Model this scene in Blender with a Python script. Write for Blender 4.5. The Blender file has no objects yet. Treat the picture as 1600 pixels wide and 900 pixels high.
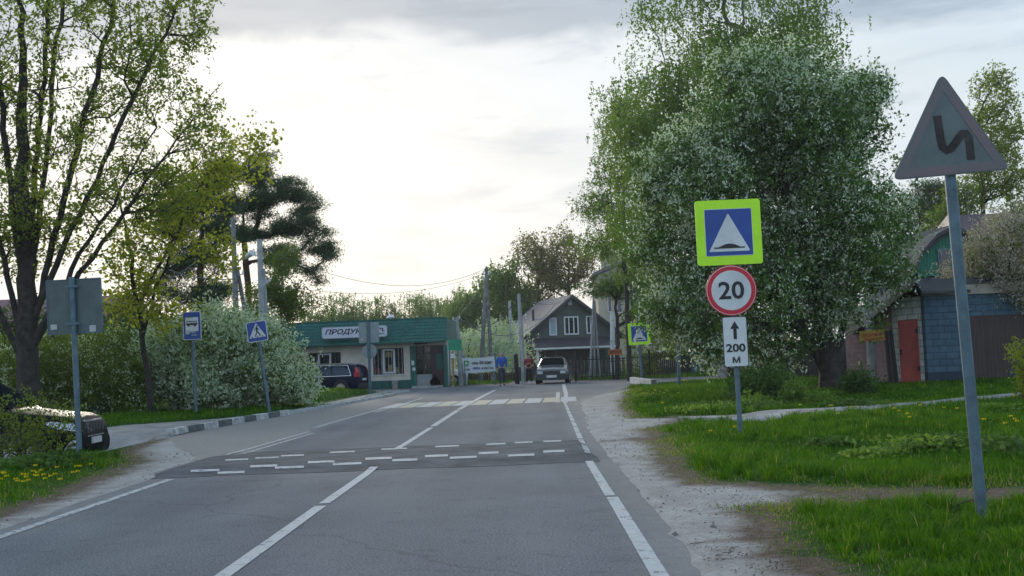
import bpy, bmesh, math, random
import numpy as np
from mathutils import Vector, Matrix
R_ = math.radians
random.seed(7); RNG = np.random.default_rng(7)
SC = bpy.context.scene
COL = SC.collection
# ------------------------------------------------------------------ camera
FPX, CAMH, ROLL = 1780.0, 1.35, R_(2.2)
def cam_basis():
    yaw, pitch = R_(-0.84), R_(3.54)
    for _ in range(60):
        F = np.array([math.sin(yaw)*math.cos(pitch), math.cos(yaw)*math.cos(pitch), math.sin(pitch)])
        R = np.cross(F, [0, 0, 1]); R /= np.linalg.norm(R); U = np.cross(R, F)
        c, s = math.cos(ROLL), math.sin(ROLL)
        R2, U2 = R*c - U*s, U*c + R*s
        d = np.array([0, 1.0, 0]); z = d@F
        x, y = 800+FPX*(d@R2)/z, 450-FPX*(d@U2)/z
        yaw -= (822-x)/FPX; pitch += (561-y)/FPX
    return F, R2, U2
CF, CR, CU = cam_basis()
def ray(px, py): return CF*FPX + CR*(px-800) - CU*(py-450)
def G(px, py, z=0.0):
    d = ray(px, py); t = (z-CAMH)/d[2]
    return (d[0]*t, d[1]*t, z)
def at(px, py, Y):
    d = ray(px, py); t = Y/d[1]
    return np.array([d[0]*t, Y, CAMH+d[2]*t])
cam = bpy.data.cameras.new('camera'); camo = bpy.data.objects.new('camera', cam); COL.objects.link(camo)
cam.sensor_width = 36; cam.lens = FPX/1600*36; cam.clip_end = 3000; cam.clip_start = .1
m = Matrix.Identity(4)
for i in range(3):
    m[i][0] = CR[i]; m[i][1] = CU[i]; m[i][2] = -CF[i]
m[2][3] = CAMH; camo.matrix_world = m
SC.camera = camo
# ------------------------------------------------------------------ world, sun, exposure
SUN_AZ, SUN_EL = R_(-15), R_(14)
w = bpy.data.worlds.new('World'); SC.world = w; w.use_nodes = True
nt = w.node_tree; nt.nodes.clear(); N = nt.nodes.new; L = nt.links.new
def vmath(op, a, b=None):
    n = N('ShaderNodeMath'); n.operation = op
    for k, v in enumerate((a, b)):
        if v is None: continue
        if isinstance(v, (int, float)): n.inputs[k].default_value = v
        else: L(v, n.inputs[k])
    return n.outputs[0]
tc = N('ShaderNodeTexCoord'); sp = N('ShaderNodeSeparateXYZ'); L(tc.outputs['Generated'], sp.inputs[0])
sky = N('ShaderNodeTexSky'); sky.sky_type = 'NISHITA'; sky.sun_disc = False
sky.sun_elevation = SUN_EL; sky.sun_rotation = SUN_AZ
zc = vmath('ADD', vmath('MAXIMUM', sp.outputs[2], 0.0), 0.10)
cx_ = vmath('DIVIDE', sp.outputs[0], zc); cy_ = vmath('DIVIDE', sp.outputs[1], zc)
cb = N('ShaderNodeCombineXYZ'); L(cx_, cb.inputs[0]); L(cy_, cb.inputs[1]); cb.inputs[2].default_value = 3.3
def noise(scale, detail, rough, vec, dist=0.0):
    n = N('ShaderNodeTexNoise'); n.inputs['Scale'].default_value = scale; n.inputs['Detail'].default_value = detail
    n.inputs['Roughness'].default_value = rough; n.inputs['Distortion'].default_value = dist; L(vec, n.inputs['Vector']); return n.outputs[0]
def ramp(fac, stops):
    n = N('ShaderNodeValToRGB'); e = n.color_ramp.elements
    while len(e) < len(stops): e.new(0.5)
    for k, (p, c) in enumerate(stops):
        e[k].position = p; e[k].color = (*c, 1)
    L(fac, n.inputs[0]); return n.outputs[0]
def mixc(fac, a, b, mode='MIX'):
    n = N('ShaderNodeMix'); n.data_type = 'RGBA'; n.blend_type = mode
    for s, v in ((0, fac), (6, a), (7, b)):
        if isinstance(v, (int, float)): n.inputs[s].default_value = v
        elif isinstance(v, tuple): n.inputs[s].default_value = (*v, 1)
        else: L(v, n.inputs[s])
    return n.outputs[2]
big = noise(.55, 5, .55, cb.outputs[0], .3)
fine = noise(2.2, 6, .6, cb.outputs[0], .5)
# bright haze-white low down, blue-grey cloud deck higher up
elev = sp.outputs[2]
deck = vmath('ADD', elev, vmath('MULTIPLY', vmath('SUBTRACT', big, .5), .16))
deck = vmath('ADD', deck, vmath('MULTIPLY', vmath('SUBTRACT', fine, .5), .09))
base = ramp(deck, [(0.0, (.935, .91, .87)), (.10, (.96, .95, .93)), (.20, (.94, .95, .945)), (.268, (.90, .93, .95)), (.290, (.52, .58, .65)), (.36, (.52, .60, .69)), (.7, (.56, .66, .78))])
right = vmath('MULTIPLY', vmath('MAXIMUM', vmath('SUBTRACT', sp.outputs[0], -.02), 0.0), 2.0)
right = vmath('MINIMUM', right, 1.0)
base = mixc(right, base, mixc(1.0, base, (.80, .90, .97), 'MULTIPLY'))
cs = N('ShaderNodeCombineXYZ'); L(vmath('MULTIPLY', sp.outputs[0], 9.0), cs.inputs[0]); L(vmath('MULTIPLY', sp.outputs[2], 42.0), cs.inputs[1]); cs.inputs[2].default_value = 4.4
streak = ramp(noise(.8, 5, .55, cs.outputs[0], .3), [(.50, (1, 1, 1)), (.60, (.87, .885, .905)), (.72, (.76, .79, .83))])
base = mixc(1.0, base, streak, 'MULTIPLY')
base = mixc(1.0, base, ramp(noise(1.1, 5, .6, cb.outputs[0], .4), [(.35, (.90, .91, .925)), (.6, (1.03, 1.03, 1.03))]), 'MULTIPLY')
# cloud cover outside the view is brightened to fill surfaces facing the camera
back = vmath('MULTIPLY', vmath('ADD', sp.outputs[1], 1.0), .5)
base = mixc(1.0, base, ramp(back, [(0.0, (1.35, 1.48, 1.65)), (.80, (1.3, 1.38, 1.46)), (.955, (1, 1, 1))]), 'MULTIPLY')
cloud = mixc(1.0, base, (7.35, 7.35, 7.35), 'MULTIPLY')
col = mixc(.93, sky.outputs[0], cloud)
bg = N('ShaderNodeBackground'); bg.inputs[1].default_value = 0.10; L(col, bg.inputs[0])
wo = N('ShaderNodeOutputWorld'); L(bg.outputs[0], wo.inputs[0])
sl = bpy.data.lights.new('sun', 'SUN'); sl.energy = 1.5; sl.angle = R_(10); sl.color = (1, .90, .76)
so = bpy.data.objects.new('sun', sl); COL.objects.link(so)
so.rotation_euler = Vector((math.sin(SUN_AZ)*math.cos(SUN_EL), math.cos(SUN_AZ)*math.cos(SUN_EL), math.sin(SUN_EL))).to_track_quat('Z', 'Y').to_euler()
so.location = (0, 0, 50)
SC.view_settings.view_transform = 'Standard'; SC.view_settings.look = 'None'
SC.view_settings.exposure = 0.45; SC.view_settings.gamma = 1.0
SC.cycles.max_bounces = 6; SC.cycles.diffuse_bounces = 3; SC.cycles.transmission_bounces = 4; SC.cycles.transparent_max_bounces = 6
SC.cycles.use_denoising = True
SC.cycles.caustics_reflective = False; SC.cycles.caustics_refractive = False

# ------------------------------------------------------------------ materials
MATS = {}
def material(name, color, rough=.7, metal=0.0, var=.12, scale=3.0, bump=0.0, bscale=40.0, spec=.5, color2=None, coat=0.0, emis=None):
    if name in MATS: return MATS[name]
    global nt, N, L
    mt = bpy.data.materials.new(name); mt.use_nodes = True; nt = mt.node_tree; nt.nodes.clear(); N = nt.nodes.new; L = nt.links.new
    out = N('ShaderNodeOutputMaterial'); b = N('ShaderNodeBsdfPrincipled'); L(b.outputs[0], out.inputs[0])
    t = N('ShaderNodeTexCoord')
    n1 = noise(scale, 5, .65, t.outputs['Object'])
    c2 = color2 or tuple(max(0, c*(1-var*2.2)) for c in color)
    c1 = tuple(min(1, c*(1+var)) for c in color)
    L(ramp(n1, [(.3, c2), (.68, c1)]), b.inputs['Base Color'])
    b.inputs['Roughness'].default_value = rough; b.inputs['Metallic'].default_value = metal
    b.inputs['Specular IOR Level'].default_value = spec; b.inputs['Coat Weight'].default_value = coat
    if bump:
        bp = N('ShaderNodeBump'); bp.inputs['Strength'].default_value = bump; bp.inputs['Distance'].default_value = .02
        L(noise(bscale, 4, .6, t.outputs['Object']), bp.inputs['Height']); L(bp.outputs[0], b.inputs['Normal'])
    MATS[name] = mt; return mt
def open_mat(name):
    global nt, N, L
    mt = bpy.data.materials.new(name); mt.use_nodes = True; nt = mt.node_tree; nt.nodes.clear(); N = nt.nodes.new; L = nt.links.new
    MATS[name] = mt; return mt
def leaf_material(name, stops, trans=.35, rough=.75):
    mt = open_mat(name)
    out = N('ShaderNodeOutputMaterial'); a = N('ShaderNodeAttribute'); a.attribute_name = 'tint'
    c = ramp(a.outputs['Fac'], stops)
    d = N('ShaderNodeBsdfPrincipled'); L(c, d.inputs['Base Color']); d.inputs['Roughness'].default_value = rough; d.inputs['Specular IOR Level'].default_value = .12
    tr = N('ShaderNodeBsdfTranslucent'); L(mixc(1.0, c, (1.6, 1.6, .8), 'MULTIPLY'), tr.inputs[0])
    mx = N('ShaderNodeMixShader'); mx.inputs[0].default_value = trans; L(d.outputs[0], mx.inputs[1]); L(tr.outputs[0], mx.inputs[2]); L(mx.outputs[0], out.inputs[0])
    return mt

# ------------------------------------------------------------------ object helpers
ORG = [0.0, 0.0, 0.0]
def tag(o, label=None, cat=None, group=None, kind=None):
    if label: o['label'] = label
    if cat: o['category'] = cat
    if group: o['group'] = group
    if kind: o['kind'] = kind
    return o
def thing(name, label, cat, loc, rot=(0, 0, 0), group=None, local=False):
    o = bpy.data.objects.new(name, None); COL.objects.link(o); o.location = loc; o.rotation_euler = rot
    o.empty_display_size = .2
    ORG[:] = [0, 0, 0] if local else list(loc)
    return tag(o, label, cat, group)
def link_mesh(name, me, mat, parent=None, smooth=False):
    o = bpy.data.objects.new(name, me); COL.objects.link(o)
    if mat is not None:
        for mm in (mat if isinstance(mat, (list, tuple)) else [mat]): me.materials.append(mm)
    if parent is not None: o.parent = parent
    else: o.location = ORG
    if smooth: me.shade_smooth()
    return o
class MB:
    def __init__(s): s.v = []; s.f = []; s.mi = []; s.cur = 0
    def add(s, vs, fs):
        b = len(s.v); s.v += [tuple(map(float, v)) for v in vs]; s.f += [tuple(i+b for i in f) for f in fs]; s.mi += [s.cur]*len(fs); return s
    def box(s, x0, x1, y0, y1, z0, z1):
        return s.add([(x0,y0,z0),(x1,y0,z0),(x1,y1,z0),(x0,y1,z0),(x0,y0,z1),(x1,y0,z1),(x1,y1,z1),(x0,y1,z1)],
                     [(0,3,2,1),(4,5,6,7),(0,1,5,4),(1,2,6,5),(2,3,7,6),(3,0,4,7)])
    def hexa(s, b, t):  # four bottom points, four top points
        return s.add(list(b)+list(t), [(0,3,2,1),(4,5,6,7),(0,1,5,4),(1,2,6,5),(2,3,7,6),(3,0,4,7)])
    def tube(s, p, q, r0, r1=None, n=10, caps=True):
        r1 = r0 if r1 is None else r1
        p, q = Vector(p), Vector(q); d = (q-p).normalized(); a = d.orthogonal().normalized(); b = d.cross(a)
        vs = []
        for c, r in ((p, r0), (q, r1)):
            for k in range(n):
                t = 2*math.pi*k/n; vs.append(c+a*math.cos(t)*r+b*math.sin(t)*r)
        fs = [(k, (k+1) % n, n+(k+1) % n, n+k) for k in range(n)]
        if caps: fs += [tuple(range(n-1, -1, -1)), tuple(range(n, 2*n))]
        return s.add(vs, fs)
    def path(s, pts, r, n=6):
        for a, b in zip(pts[:-1], pts[1:]): s.tube(a, b, r, r, n)
        return s
    def prism(s, outline, y0, y1):  # outline in x,z extruded along y ; y0<y1, front is y0
        n = len(outline)
        vs = [(x, y0, z) for x, z in outline]+[(x, y1, z) for x, z in outline]
        fs = [tuple(range(n)), tuple(range(2*n-1, n-1, -1))]+[((k+1) % n, k, n+k, n+(k+1) % n) for k in range(n)]
        return s.add(vs, fs)
    def slab(s, outline, z0, z1):  # outline in x,y extruded along z
        n = len(outline)
        vs = [(x, y, z0) for x, y in outline]+[(x, y, z1) for x, y in outline]
        fs = [tuple(range(n-1, -1, -1)), tuple(range(n, 2*n))]+[(k, (k+1) % n, n+(k+1) % n, n+k) for k in range(n)]
        return s.add(vs, fs)
    def build(s, name, mat, parent=None, smooth=False, recalc=True, world=True):
        me = bpy.data.meshes.new(name)
        ox, oy, oz = ORG if world else (0, 0, 0)
        me.from_pydata([(x-ox, y-oy, z-oz) for x, y, z in s.v], [], s.f)
        if max(s.mi or [0]) > 0: me.polygons.foreach_set('material_index', s.mi)
        if recalc:
            bm = bmesh.new(); bm.from_mesh(me); bmesh.ops.recalc_face_normals(bm, faces=bm.faces); bm.to_mesh(me); bm.free()
        o = link_mesh(name, me, mat, parent)
        if smooth:
            me.shade_smooth()
            try: me.set_sharp_from_angle(angle=R_(35))
            except Exception: pass
        return o
def rrect(x0, x1, z0, z1, r, n=4):
    o = []
    for cx, cz, a0 in ((x1-r, z1-r, 0), (x0+r, z1-r, 90), (x0+r, z0+r, 180), (x1-r, z0+r, 270)):
        for k in range(n+1):
            a = R_(a0+90*k/n); o.append((cx+r*math.cos(a), cz+r*math.sin(a)))
    return o
def rpoly(pts, r, n=4):
    o = []; m_ = len(pts)
    for i in range(m_):
        p, a, b = Vector(pts[i]), Vector(pts[i-1]), Vector(pts[(i+1) % m_])
        u, v = (a-p).normalized(), (b-p).normalized(); ang = u.angle(v); t = r/math.tan(ang/2)
        s0, s1 = p+u*t, p+v*t
        for k in range(n+1):
            q = k/n; o.append(tuple(s0*(1-q)**2+p*2*q*(1-q)+s1*q*q))
    return o
def circle(cx, cz, r, n=36): return [(cx+r*math.cos(2*math.pi*k/n), cz+r*math.sin(2*math.pi*k/n)) for k in range(n)]
def ring_mb(o_out, o_in, y0, y1):
    mb = MB(); n = len(o_out)
    vs = [(x, y0, z) for x, z in o_out]+[(x, y0, z) for x, z in o_in]+[(x, y1, z) for x, z in o_out]+[(x, y1, z) for x, z in o_in]
    fs = []
    for k in range(n):
        j = (k+1) % n
        fs += [(k, j, n+j, n+k), (2*n+k, 3*n+k, 3*n+j, 2*n+j), (k, 2*n+k, 2*n+j, j), (n+k, n+j, 3*n+j, 3*n+k)]
    return mb.add(vs, fs)
def text(parent, s, x0, x1, z0, z1, y, mat, bold=.0, shear=0.0, name='lettering', curve=None, keep=False):
    cu = bpy.data.curves.new('tmp', 'FONT'); cu.body = s; cu.extrude = .01; cu.offset = bold; cu.shear = shear; cu.resolution_u = 3
    o = bpy.data.objects.new('tmp', cu); COL.objects.link(o)
    dg = bpy.context.evaluated_depsgraph_get(); me = bpy.data.meshes.new_from_object(o.evaluated_get(dg))
    bpy.data.objects.remove(o); bpy.data.curves.remove(cu)
    n = len(me.vertices); a = np.empty(n*3); me.vertices.foreach_get('co', a); a = a.reshape(-1, 3)
    lo, hi = a.min(0), a.max(0); q = (a-lo)/np.maximum(hi-lo, 1e-6)
    b = np.empty_like(a); b[:, 0] = x0+q[:, 0]*(x1-x0); b[:, 2] = z0+q[:, 1]*(z1-z0); b[:, 1] = y-.001-.003*q[:, 2]
    me.vertices.foreach_set('co', b.ravel()); me.materials.clear(); me.update()
    return link_mesh(name, me, mat, parent)
def quads_mesh(name, verts, nper, faces_per, mat, parent=None, tint=None):
    """verts (N*nper,3); faces_per: list of index tuples inside one element"""
    n = len(verts)//nper; me = bpy.data.meshes.new(name)
    base_ = np.arange(n)[:, None]*nper
    loops = []; sizes = []
    for f in faces_per: sizes.append(len(f))
    fl = np.concatenate([np.array(f) for f in faces_per]); loopv = (base_+fl[None, :]).ravel()
    tot = np.tile(np.array(sizes), n); start = np.concatenate([[0], np.cumsum(tot)[:-1]])
    me.vertices.add(len(verts)); me.vertices.foreach_set('co', np.asarray(verts, dtype=np.float32).ravel())
    me.loops.add(len(loopv)); me.loops.foreach_set('vertex_index', loopv.astype(np.int32))
    me.polygons.add(len(tot)); me.polygons.foreach_set('loop_start', start.astype(np.int32))
    try: me.polygons.foreach_set('loop_total', tot.astype(np.int32))
    except Exception: pass
    me.update(calc_edges=True)
    if tint is not None:
        at_ = me.attributes.new('tint', 'FLOAT', 'POINT'); at_.data.foreach_set('value', np.repeat(tint, nper).astype(np.float32))
    return link_mesh(name, me, mat, parent)

# ------------------------------------------------------------------ base materials
def asphalt_material():
    mt = open_mat('asphalt'); out = N('ShaderNodeOutputMaterial'); b = N('ShaderNodeBsdfPrincipled'); L(b.outputs[0], out.inputs[0])
    t = N('ShaderNodeTexCoord').outputs['Object']
    mp = N('ShaderNodeMapping'); mp.inputs['Scale'].default_value = (1.1, .10, 1); L(t, mp.inputs[0])
    c = ramp(noise(1.0, 6, .6, mp.outputs[0]), [(.3, (.092, .100, .111)), (.7, (.125, .132, .142))])
    g = ramp(noise(55, 3, .75, t), [(.34, (.45, .45, .46)), (.5, (1, 1, 1)), (.66, (1.75, 1.75, 1.7))])
    c = mixc(1.0, c, g, 'MULTIPLY')
    pt = ramp(noise(.35, 6, .6, t, .4), [(.42, (.86, .87, .88)), (.6, (1.05, 1.05, 1.04))])
    c = mixc(1.0, c, pt, 'MULTIPLY')
    sx_ = N('ShaderNodeSeparateXYZ'); L(t, sx_.inputs[0])
    trk = ramp(vmath('ABSOLUTE', vmath('SINE', vmath('MULTIPLY', vmath('ADD', sx_.outputs[0], .72), 2.3))), [(.0, (.93, .93, .94)), (.5, (1, 1, 1)), (1, (1.09, 1.09, 1.08))])
    c = mixc(.8, c, mixc(1.0, c, trk, 'MULTIPLY'))
    spt = ramp(noise(3.4, 6, .75, t, .2), [(.36, (.78, .78, .79)), (.44, (1, 1, 1)), (.66, (1, 1, 1)), (.74, (1.16, 1.15, 1.13))])
    c = mixc(1.0, c, spt, 'MULTIPLY')
    vo = N('ShaderNodeTexVoronoi'); vo.feature = 'DISTANCE_TO_EDGE'; vo.inputs['Scale'].default_value = .11
    wv = N('ShaderNodeVectorMath'); wv.operation = 'ADD'; L(t, wv.inputs[0]); nn = N('ShaderNodeTexNoise'); nn.inputs['Scale'].default_value = 1.2; nn.inputs['Detail'].default_value = 6; L(t, nn.inputs['Vector']); L(nn.outputs['Color'], wv.inputs[1]); L(wv.outputs[0], vo.inputs['Vector'])
    cr = ramp(vo.outputs[0], [(0.0, (.62, .62, .62)), (.0035, (1, 1, 1))])
    c = mixc(.8, c, mixc(1.0, c, cr, 'MULTIPLY'))
    a = N('ShaderNodeAttribute'); a.attribute_name = 'dust'
    f = vmath('ADD', a.outputs['Fac'], vmath('MULTIPLY', vmath('SUBTRACT', noise(1.6, 7, .7, t), .5), 1.1))
    f = vmath('MULTIPLY', f, vmath('GREATER_THAN', a.outputs['Fac'], .01))
    dust = ramp(noise(9, 6, .75, t), [(.3, (.17, .16, .145)), (.7, (.29, .275, .25))])
    n = N('ShaderNodeClamp'); L(f, n.inputs[0]); c = mixc(vmath('MULTIPLY', n.outputs[0], .85), c, dust)
    L(c, b.inputs['Base Color']); b.inputs['Roughness'].default_value = .88; b.inputs['Specular IOR Level'].default_value = .22
    bp = N('ShaderNodeBump'); bp.inputs['Strength'].default_value = .35; bp.inputs['Distance'].default_value = .01
    L(noise(70, 3, .7, t), bp.inputs['Height']); L(bp.outputs[0], b.inputs['Normal'])
    return mt
def ground_material():
    mt = open_mat('ground'); out = N('ShaderNodeOutputMaterial'); b = N('ShaderNodeBsdfPrincipled'); L(b.outputs[0], out.inputs[0])
    t = N('ShaderNodeTexCoord').outputs['Object']
    a = N('ShaderNodeAttribute'); a.attribute_name = 'sand'
    nz = noise(2.3, 8, .72, t, .3)
    f = vmath('ADD', a.outputs['Fac'], vmath('MULTIPLY', vmath('SUBTRACT', nz, .5), .95))
    grass = ramp(noise(5, 6, .7, t), [(.3, (.014, .042, .005)), (.7, (.032, .085, .010))])
    soil = ramp(noise(11, 7, .75, t), [(.3, (.055, .038, .028)), (.7, (.18, .13, .095))])
    mp = N('ShaderNodeMapping'); mp.inputs['Scale'].default_value = (1.2, .6, 1); L(t, mp.inputs[0])
    sand = ramp(noise(2.2, 9, .72, mp.outputs[0], .4), [(.27, (.17, .145, .12)), (.40, (.31, .29, .265)), (.72, (.45, .435, .405))])
    sand = mixc(1.0, sand, ramp(noise(30, 4, .8, t), [(.33, (.72, .71, .70)), (.6, (1.05, 1.05, 1.04))]), 'MULTIPLY')
    f1 = ramp(f, [(.20, (0, 0, 0)), (.34, (1, 1, 1))]); f2 = ramp(f, [(.58, (0, 0, 0)), (.90, (1, 1, 1))])
    c = mixc(f1, grass, soil); c = mixc(f2, c, sand)
    L(c, b.inputs['Base Color']); b.inputs['Roughness'].default_value = .95; b.inputs['Specular IOR Level'].default_value = .15
    bp = N('ShaderNodeBump'); bp.inputs['Strength'].default_value = .8; bp.inputs['Distance'].default_value = .04
    L(noise(12, 8, .75, t), bp.inputs['Height']); L(bp.outputs[0], b.inputs['Normal'])
    return mt
M_asph = asphalt_material(); M_ground = ground_material()
def worn(name, color, amt=.5, scale=9, under=None):
    mt = open_mat(name); out = N('ShaderNodeOutputMaterial'); b = N('ShaderNodeBsdfPrincipled')
    t = N('ShaderNodeTexCoord').outputs['Object']
    tp = N('ShaderNodeBsdfTransparent'); mx = N('ShaderNodeMixShader')
    L(ramp(noise(scale*1.7, 7, .75, t), [(.3, tuple(c*.72 for c in color)), (.65, color)]), b.inputs['Base Color']); b.inputs['Roughness'].default_value = .8
    hole = ramp(noise(scale, 8, .8, t, .5), [(amt-.06, (1, 1, 1)), (amt, (0, 0, 0))])
    L(hole, mx.inputs[0]); L(b.outputs[0], mx.inputs[1]); L(tp.outputs[0], mx.inputs[2]); L(mx.outputs[0], out.inputs[0])
    return mt
M_paint = worn('road_paint', (.42, .43, .425), .44)
M_paint2 = worn('worn_road_paint', (.40, .41, .40), .47)
M_yel = worn('yellow_road_paint', (.42, .385, .28), .43)
M_galv = material('galvanised_steel', (.10, .16, .20), .55, .35, .18, 7, .15, 60)
M_grey = material('grey_sign_back', (.10, .135, .14), .6, .3, .12, 4)
M_white = material('white_reflective', (.60, .64, .66), .5, 0, .09, 3)
M_blue = material('blue_reflective', (.012, .06, .30), .45, 0, .08, 5)
M_fluo = material('fluorescent_yellow', (.50, .92, .02), .5, 0, .04, 5)
M_red = material('red_reflective', (.55, .012, .03), .45, 0, .08, 5)
M_black = material('black_print', (.012, .013, .016), .5, 0, .1, 5)
M_conc = material('concrete', (.38, .40, .41), .85, 0, .18, 2.5, .3, 30)
M_wood = material('grey_pole_timber', (.22, .22, .22), .85, 0, .25, 3, .3, 30)
M_dmetal = material('dark_metal', (.02, .022, .026), .5, .3, .15, 6)
M_bark = material('bark', (.045, .038, .032), .95, 0, .35, 5, .6, 18)
M_bark2 = material('orange_pine_bark', (.12, .065, .035), .95, 0, .3, 3, .5, 14)
M_birch = material('birch_bark', (.30, .29, .27), .85, 0, .4, 6, .3, 14)

# ------------------------------------------------------------------ terrain
def sd_poly(P, poly):
    """signed distance, negative inside"""
    P = np.asarray(P, float); poly = np.asarray([p[:2] for p in poly], float)
    d = np.full(len(P), 1e9); ins = np.zeros(len(P), bool); n = len(poly)
    for i in range(n):
        a, b = poly[i], poly[(i+1) % n]; ab = b-a; ap = P-a
        t = np.clip((ap@ab)/max(ab@ab, 1e-9), 0, 1); q = ap-t[:, None]*ab
        d = np.minimum(d, (q**2).sum(1))
        c = ((a[1] > P[:, 1]) != (b[1] > P[:, 1]))
        xx = (b[0]-a[0])*(P[:, 1]-a[1])/((b[1]-a[1]) if abs(b[1]-a[1]) > 1e-9 else 1e-9)+a[0]
        ins ^= c & (P[:, 0] < xx)
    d = np.sqrt(d); return np.where(ins, -d, d)
def vnoise(x, y, s, seed=0):
    """smooth pseudo noise in about -1..1"""
    x = x/s; y = y/s; o = 0
    for k, (a, b, c) in enumerate(((1.0, .3, 1.1), (-.4, 1.2, 2.3), (.9, -1.0, 4.1), (1.9, 1.4, .7), (-2.2, 1.6, 5.2))):
        o = o+np.sin(a*x+b*y+c+seed*1.7*(k+1)+.8*np.sin(.7*y*(k+1)/2+seed))/(1+.35*k)
    return o/3.2
def smooth(a, b, x):
    t = np.clip((x-a)/(b-a), 0, 1); return t*t*(3-2*t)
ROAD = [(.93, -12), (.93, 7), (.97, 11.3), (.95, 15.5), (1.0, 20), (1.32, 29.5), (1.55, 35), (2.4, 39.5), (4.0, 47), (4.6, 50.5), (9, 52.5), (16, 53), (40, 54), (40, 61), (10, 62.5), (6, 63.5), (3, 64.2), (1.6, 70), (-.6, 70), (-1.0, 63.4), (-4.4, 63.6), (-5, 62.7), (-24, 62.0), (-24, 57.5), (-9, 57.0), (-6.4, 56.4), (-5.6, 54.9), (-6.6, 36.3), (-7.2, 30.3), (-7.6, 24.5), (-6.4, 21), (-4.95, 17.5), (-4.75, 14.5), (-4.7, 9.8), (-4.7, -12)]
SAND_R = [(.6, -12), (.6, 12), (.9, 30), (1.3, 35)]+[G(*p)[:2] for p in ((925, 618), (985, 608), (972, 622), (968, 640), (985, 655), (1075, 654), (1200, 657), (1190, 664), (1060, 662), (1000, 672), (1020, 705), (1030, 735), (1070, 760), (1160, 762), (1330, 768), (1620, 766), (1640, 780), (1400, 780), (1150, 796), (1165, 830), (1205, 870), (1240, 905))]+[(1.75, 5.5), (2.0, 2), (2.2, -12)]
SAND_L = [(-4.5, -12), (-4.4, 16)]+[(-4.8, 22), (-6.5, 25)]+[G(*p)[:2] for p in ((268, 683), (240, 694), (215, 706), (232, 722), (120, 772), (0, 814))]+[(-5.6, 5), (-5.6, -12)]
DRIVE_L = [G(*p)[:2] for p in ((300, 676), (400, 655), (640, 611), (600, 611), (430, 645), (330, 657), (170, 668), (30, 690), (-260, 735), (-260, 790), (120, 718), (232, 692))]
def drive_dip(x, y): return .32*smooth(-7.3, -9.0, x)*smooth(17.9, 19.2, y)*smooth(25.5, 23.5, y)
def ground_h(x, y):
    P = np.stack([x, y], 1)
    dr = sd_poly(P, ROAD); ds = np.minimum(sd_poly(P, SAND_R), sd_poly(P, SAND_L)); dl = sd_poly(P, DRIVE_L)
    j = .05*vnoise(x, y, .55, 3)+.04*vnoise(x, y, .19, 5)
    h = -.045+.058*smooth(-.05, .12, dr+j*.8)
    off = smooth(.1, 2.2, dr)
    g = smooth(0, 1.2, ds)*smooth(0, .6, dl)
    h = h+off*(.015*vnoise(x, y, .8, 1)+.012*vnoise(x, y, .3, 2))
    h = h+g*off*(.05+.05*vnoise(x, y, 2.2, 4))
    # shallow ditch on the right, small mound on the left by the shop
    h = h-.35*np.exp(-(((x-6.2)/2.6)**2+((y-29.5)/3.4)**2))*g
    h = h+.28*np.exp(-(((x+8.6)/2.2)**2+((y-49)/5.5)**2))*g
    h = np.where(dl < 0, np.where(x > -30, .02, .02), h)-drive_dip(x, y)
    far = smooth(80, 110, np.hypot(x, y)); h = h*(1-far)+.02*far
    return h, ds, dr, dl
def axis(lo, hi, step, outs):
    a = list(np.arange(lo, hi+step/2, step)); l = []; r = []; s = step
    v = lo
    while v > -outs: s *= 1.35; v -= s; l.append(v)
    s = step; v = hi
    while v < outs: s *= 1.35; v += s; r.append(v)
    return np.array(l[::-1]+a+r)
def grid_mesh(name, xs, ys, zf, attr, mat, mask=None):
    X, Y = np.meshgrid(xs, ys); x = X.ravel(); y = Y.ravel(); z, at_ = zf(x, y)
    nx, ny = len(xs), len(ys)
    i = np.arange(nx-1)[None, :]+np.arange(ny-1)[:, None]*nx; i = i.ravel()
    F = np.stack([i, i+1, i+1+nx, i+nx], 1)
    if mask is not None:
        mk = mask(x, y); F = F[mk[F].any(1)]
        used = np.unique(F); remap = -np.ones(len(x), int); remap[used] = np.arange(len(used)); F = remap[F]; x, y, z, at_ = x[used], y[used], z[used], at_[used]
    me = bpy.data.meshes.new(name); me.vertices.add(len(x)); me.vertices.foreach_set('co', np.stack([x, y, z], 1).astype(np.float32).ravel())
    me.loops.add(F.size); me.loops.foreach_set('vertex_index', F.astype(np.int32).ravel())
    me.polygons.add(len(F)); me.polygons.foreach_set('loop_start', (np.arange(len(F))*4).astype(np.int32))
    me.update(calc_edges=True)
    a = me.attributes.new(attr, 'FLOAT', 'POINT'); a.data.foreach_set('value', at_.astype(np.float32))
    me.shade_smooth()
    ORG[:] = [0, 0, 0]
    return tag(link_mesh(name, me, mat), kind='structure')
def zf_ground(x, y):
    h, ds, dr, dl = ground_h(x, y)
    a = smooth(.75, -.45, ds)
    a = a*(1-.42*smooth(.55, 1.7, dr+.35*vnoise(x, y, .7, 11)-.03*y))*(1-.14*smooth(12, 8, y)*(x > 0)*smooth(.8, 1.6, dr))
    a = np.maximum(a, .42*smooth(1.0, .1, dr))
    for px, py, sx2, sy2, am in ((1062, 853, .16, .035, .5), (1110, 864, .22, .05, .45), (1090, 880, .14, .035, .4), (1190, 842, .35, .10, .5), (1235, 868, .3, .12, .5), (1150, 802, .35, .07, .3), (1000, 688, .5, .35, .5), (955, 690, .35, .25, .4)):
        g = G(px, py); a = a-am*np.exp(-((x-g[0])/sx2)**2-((y-g[1]-.25*(x-g[0]))/sy2)**2)*(.6+.5*vnoise(x, y, .09, px))
    a = np.clip(a, 0, 1)
    return h, a
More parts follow.
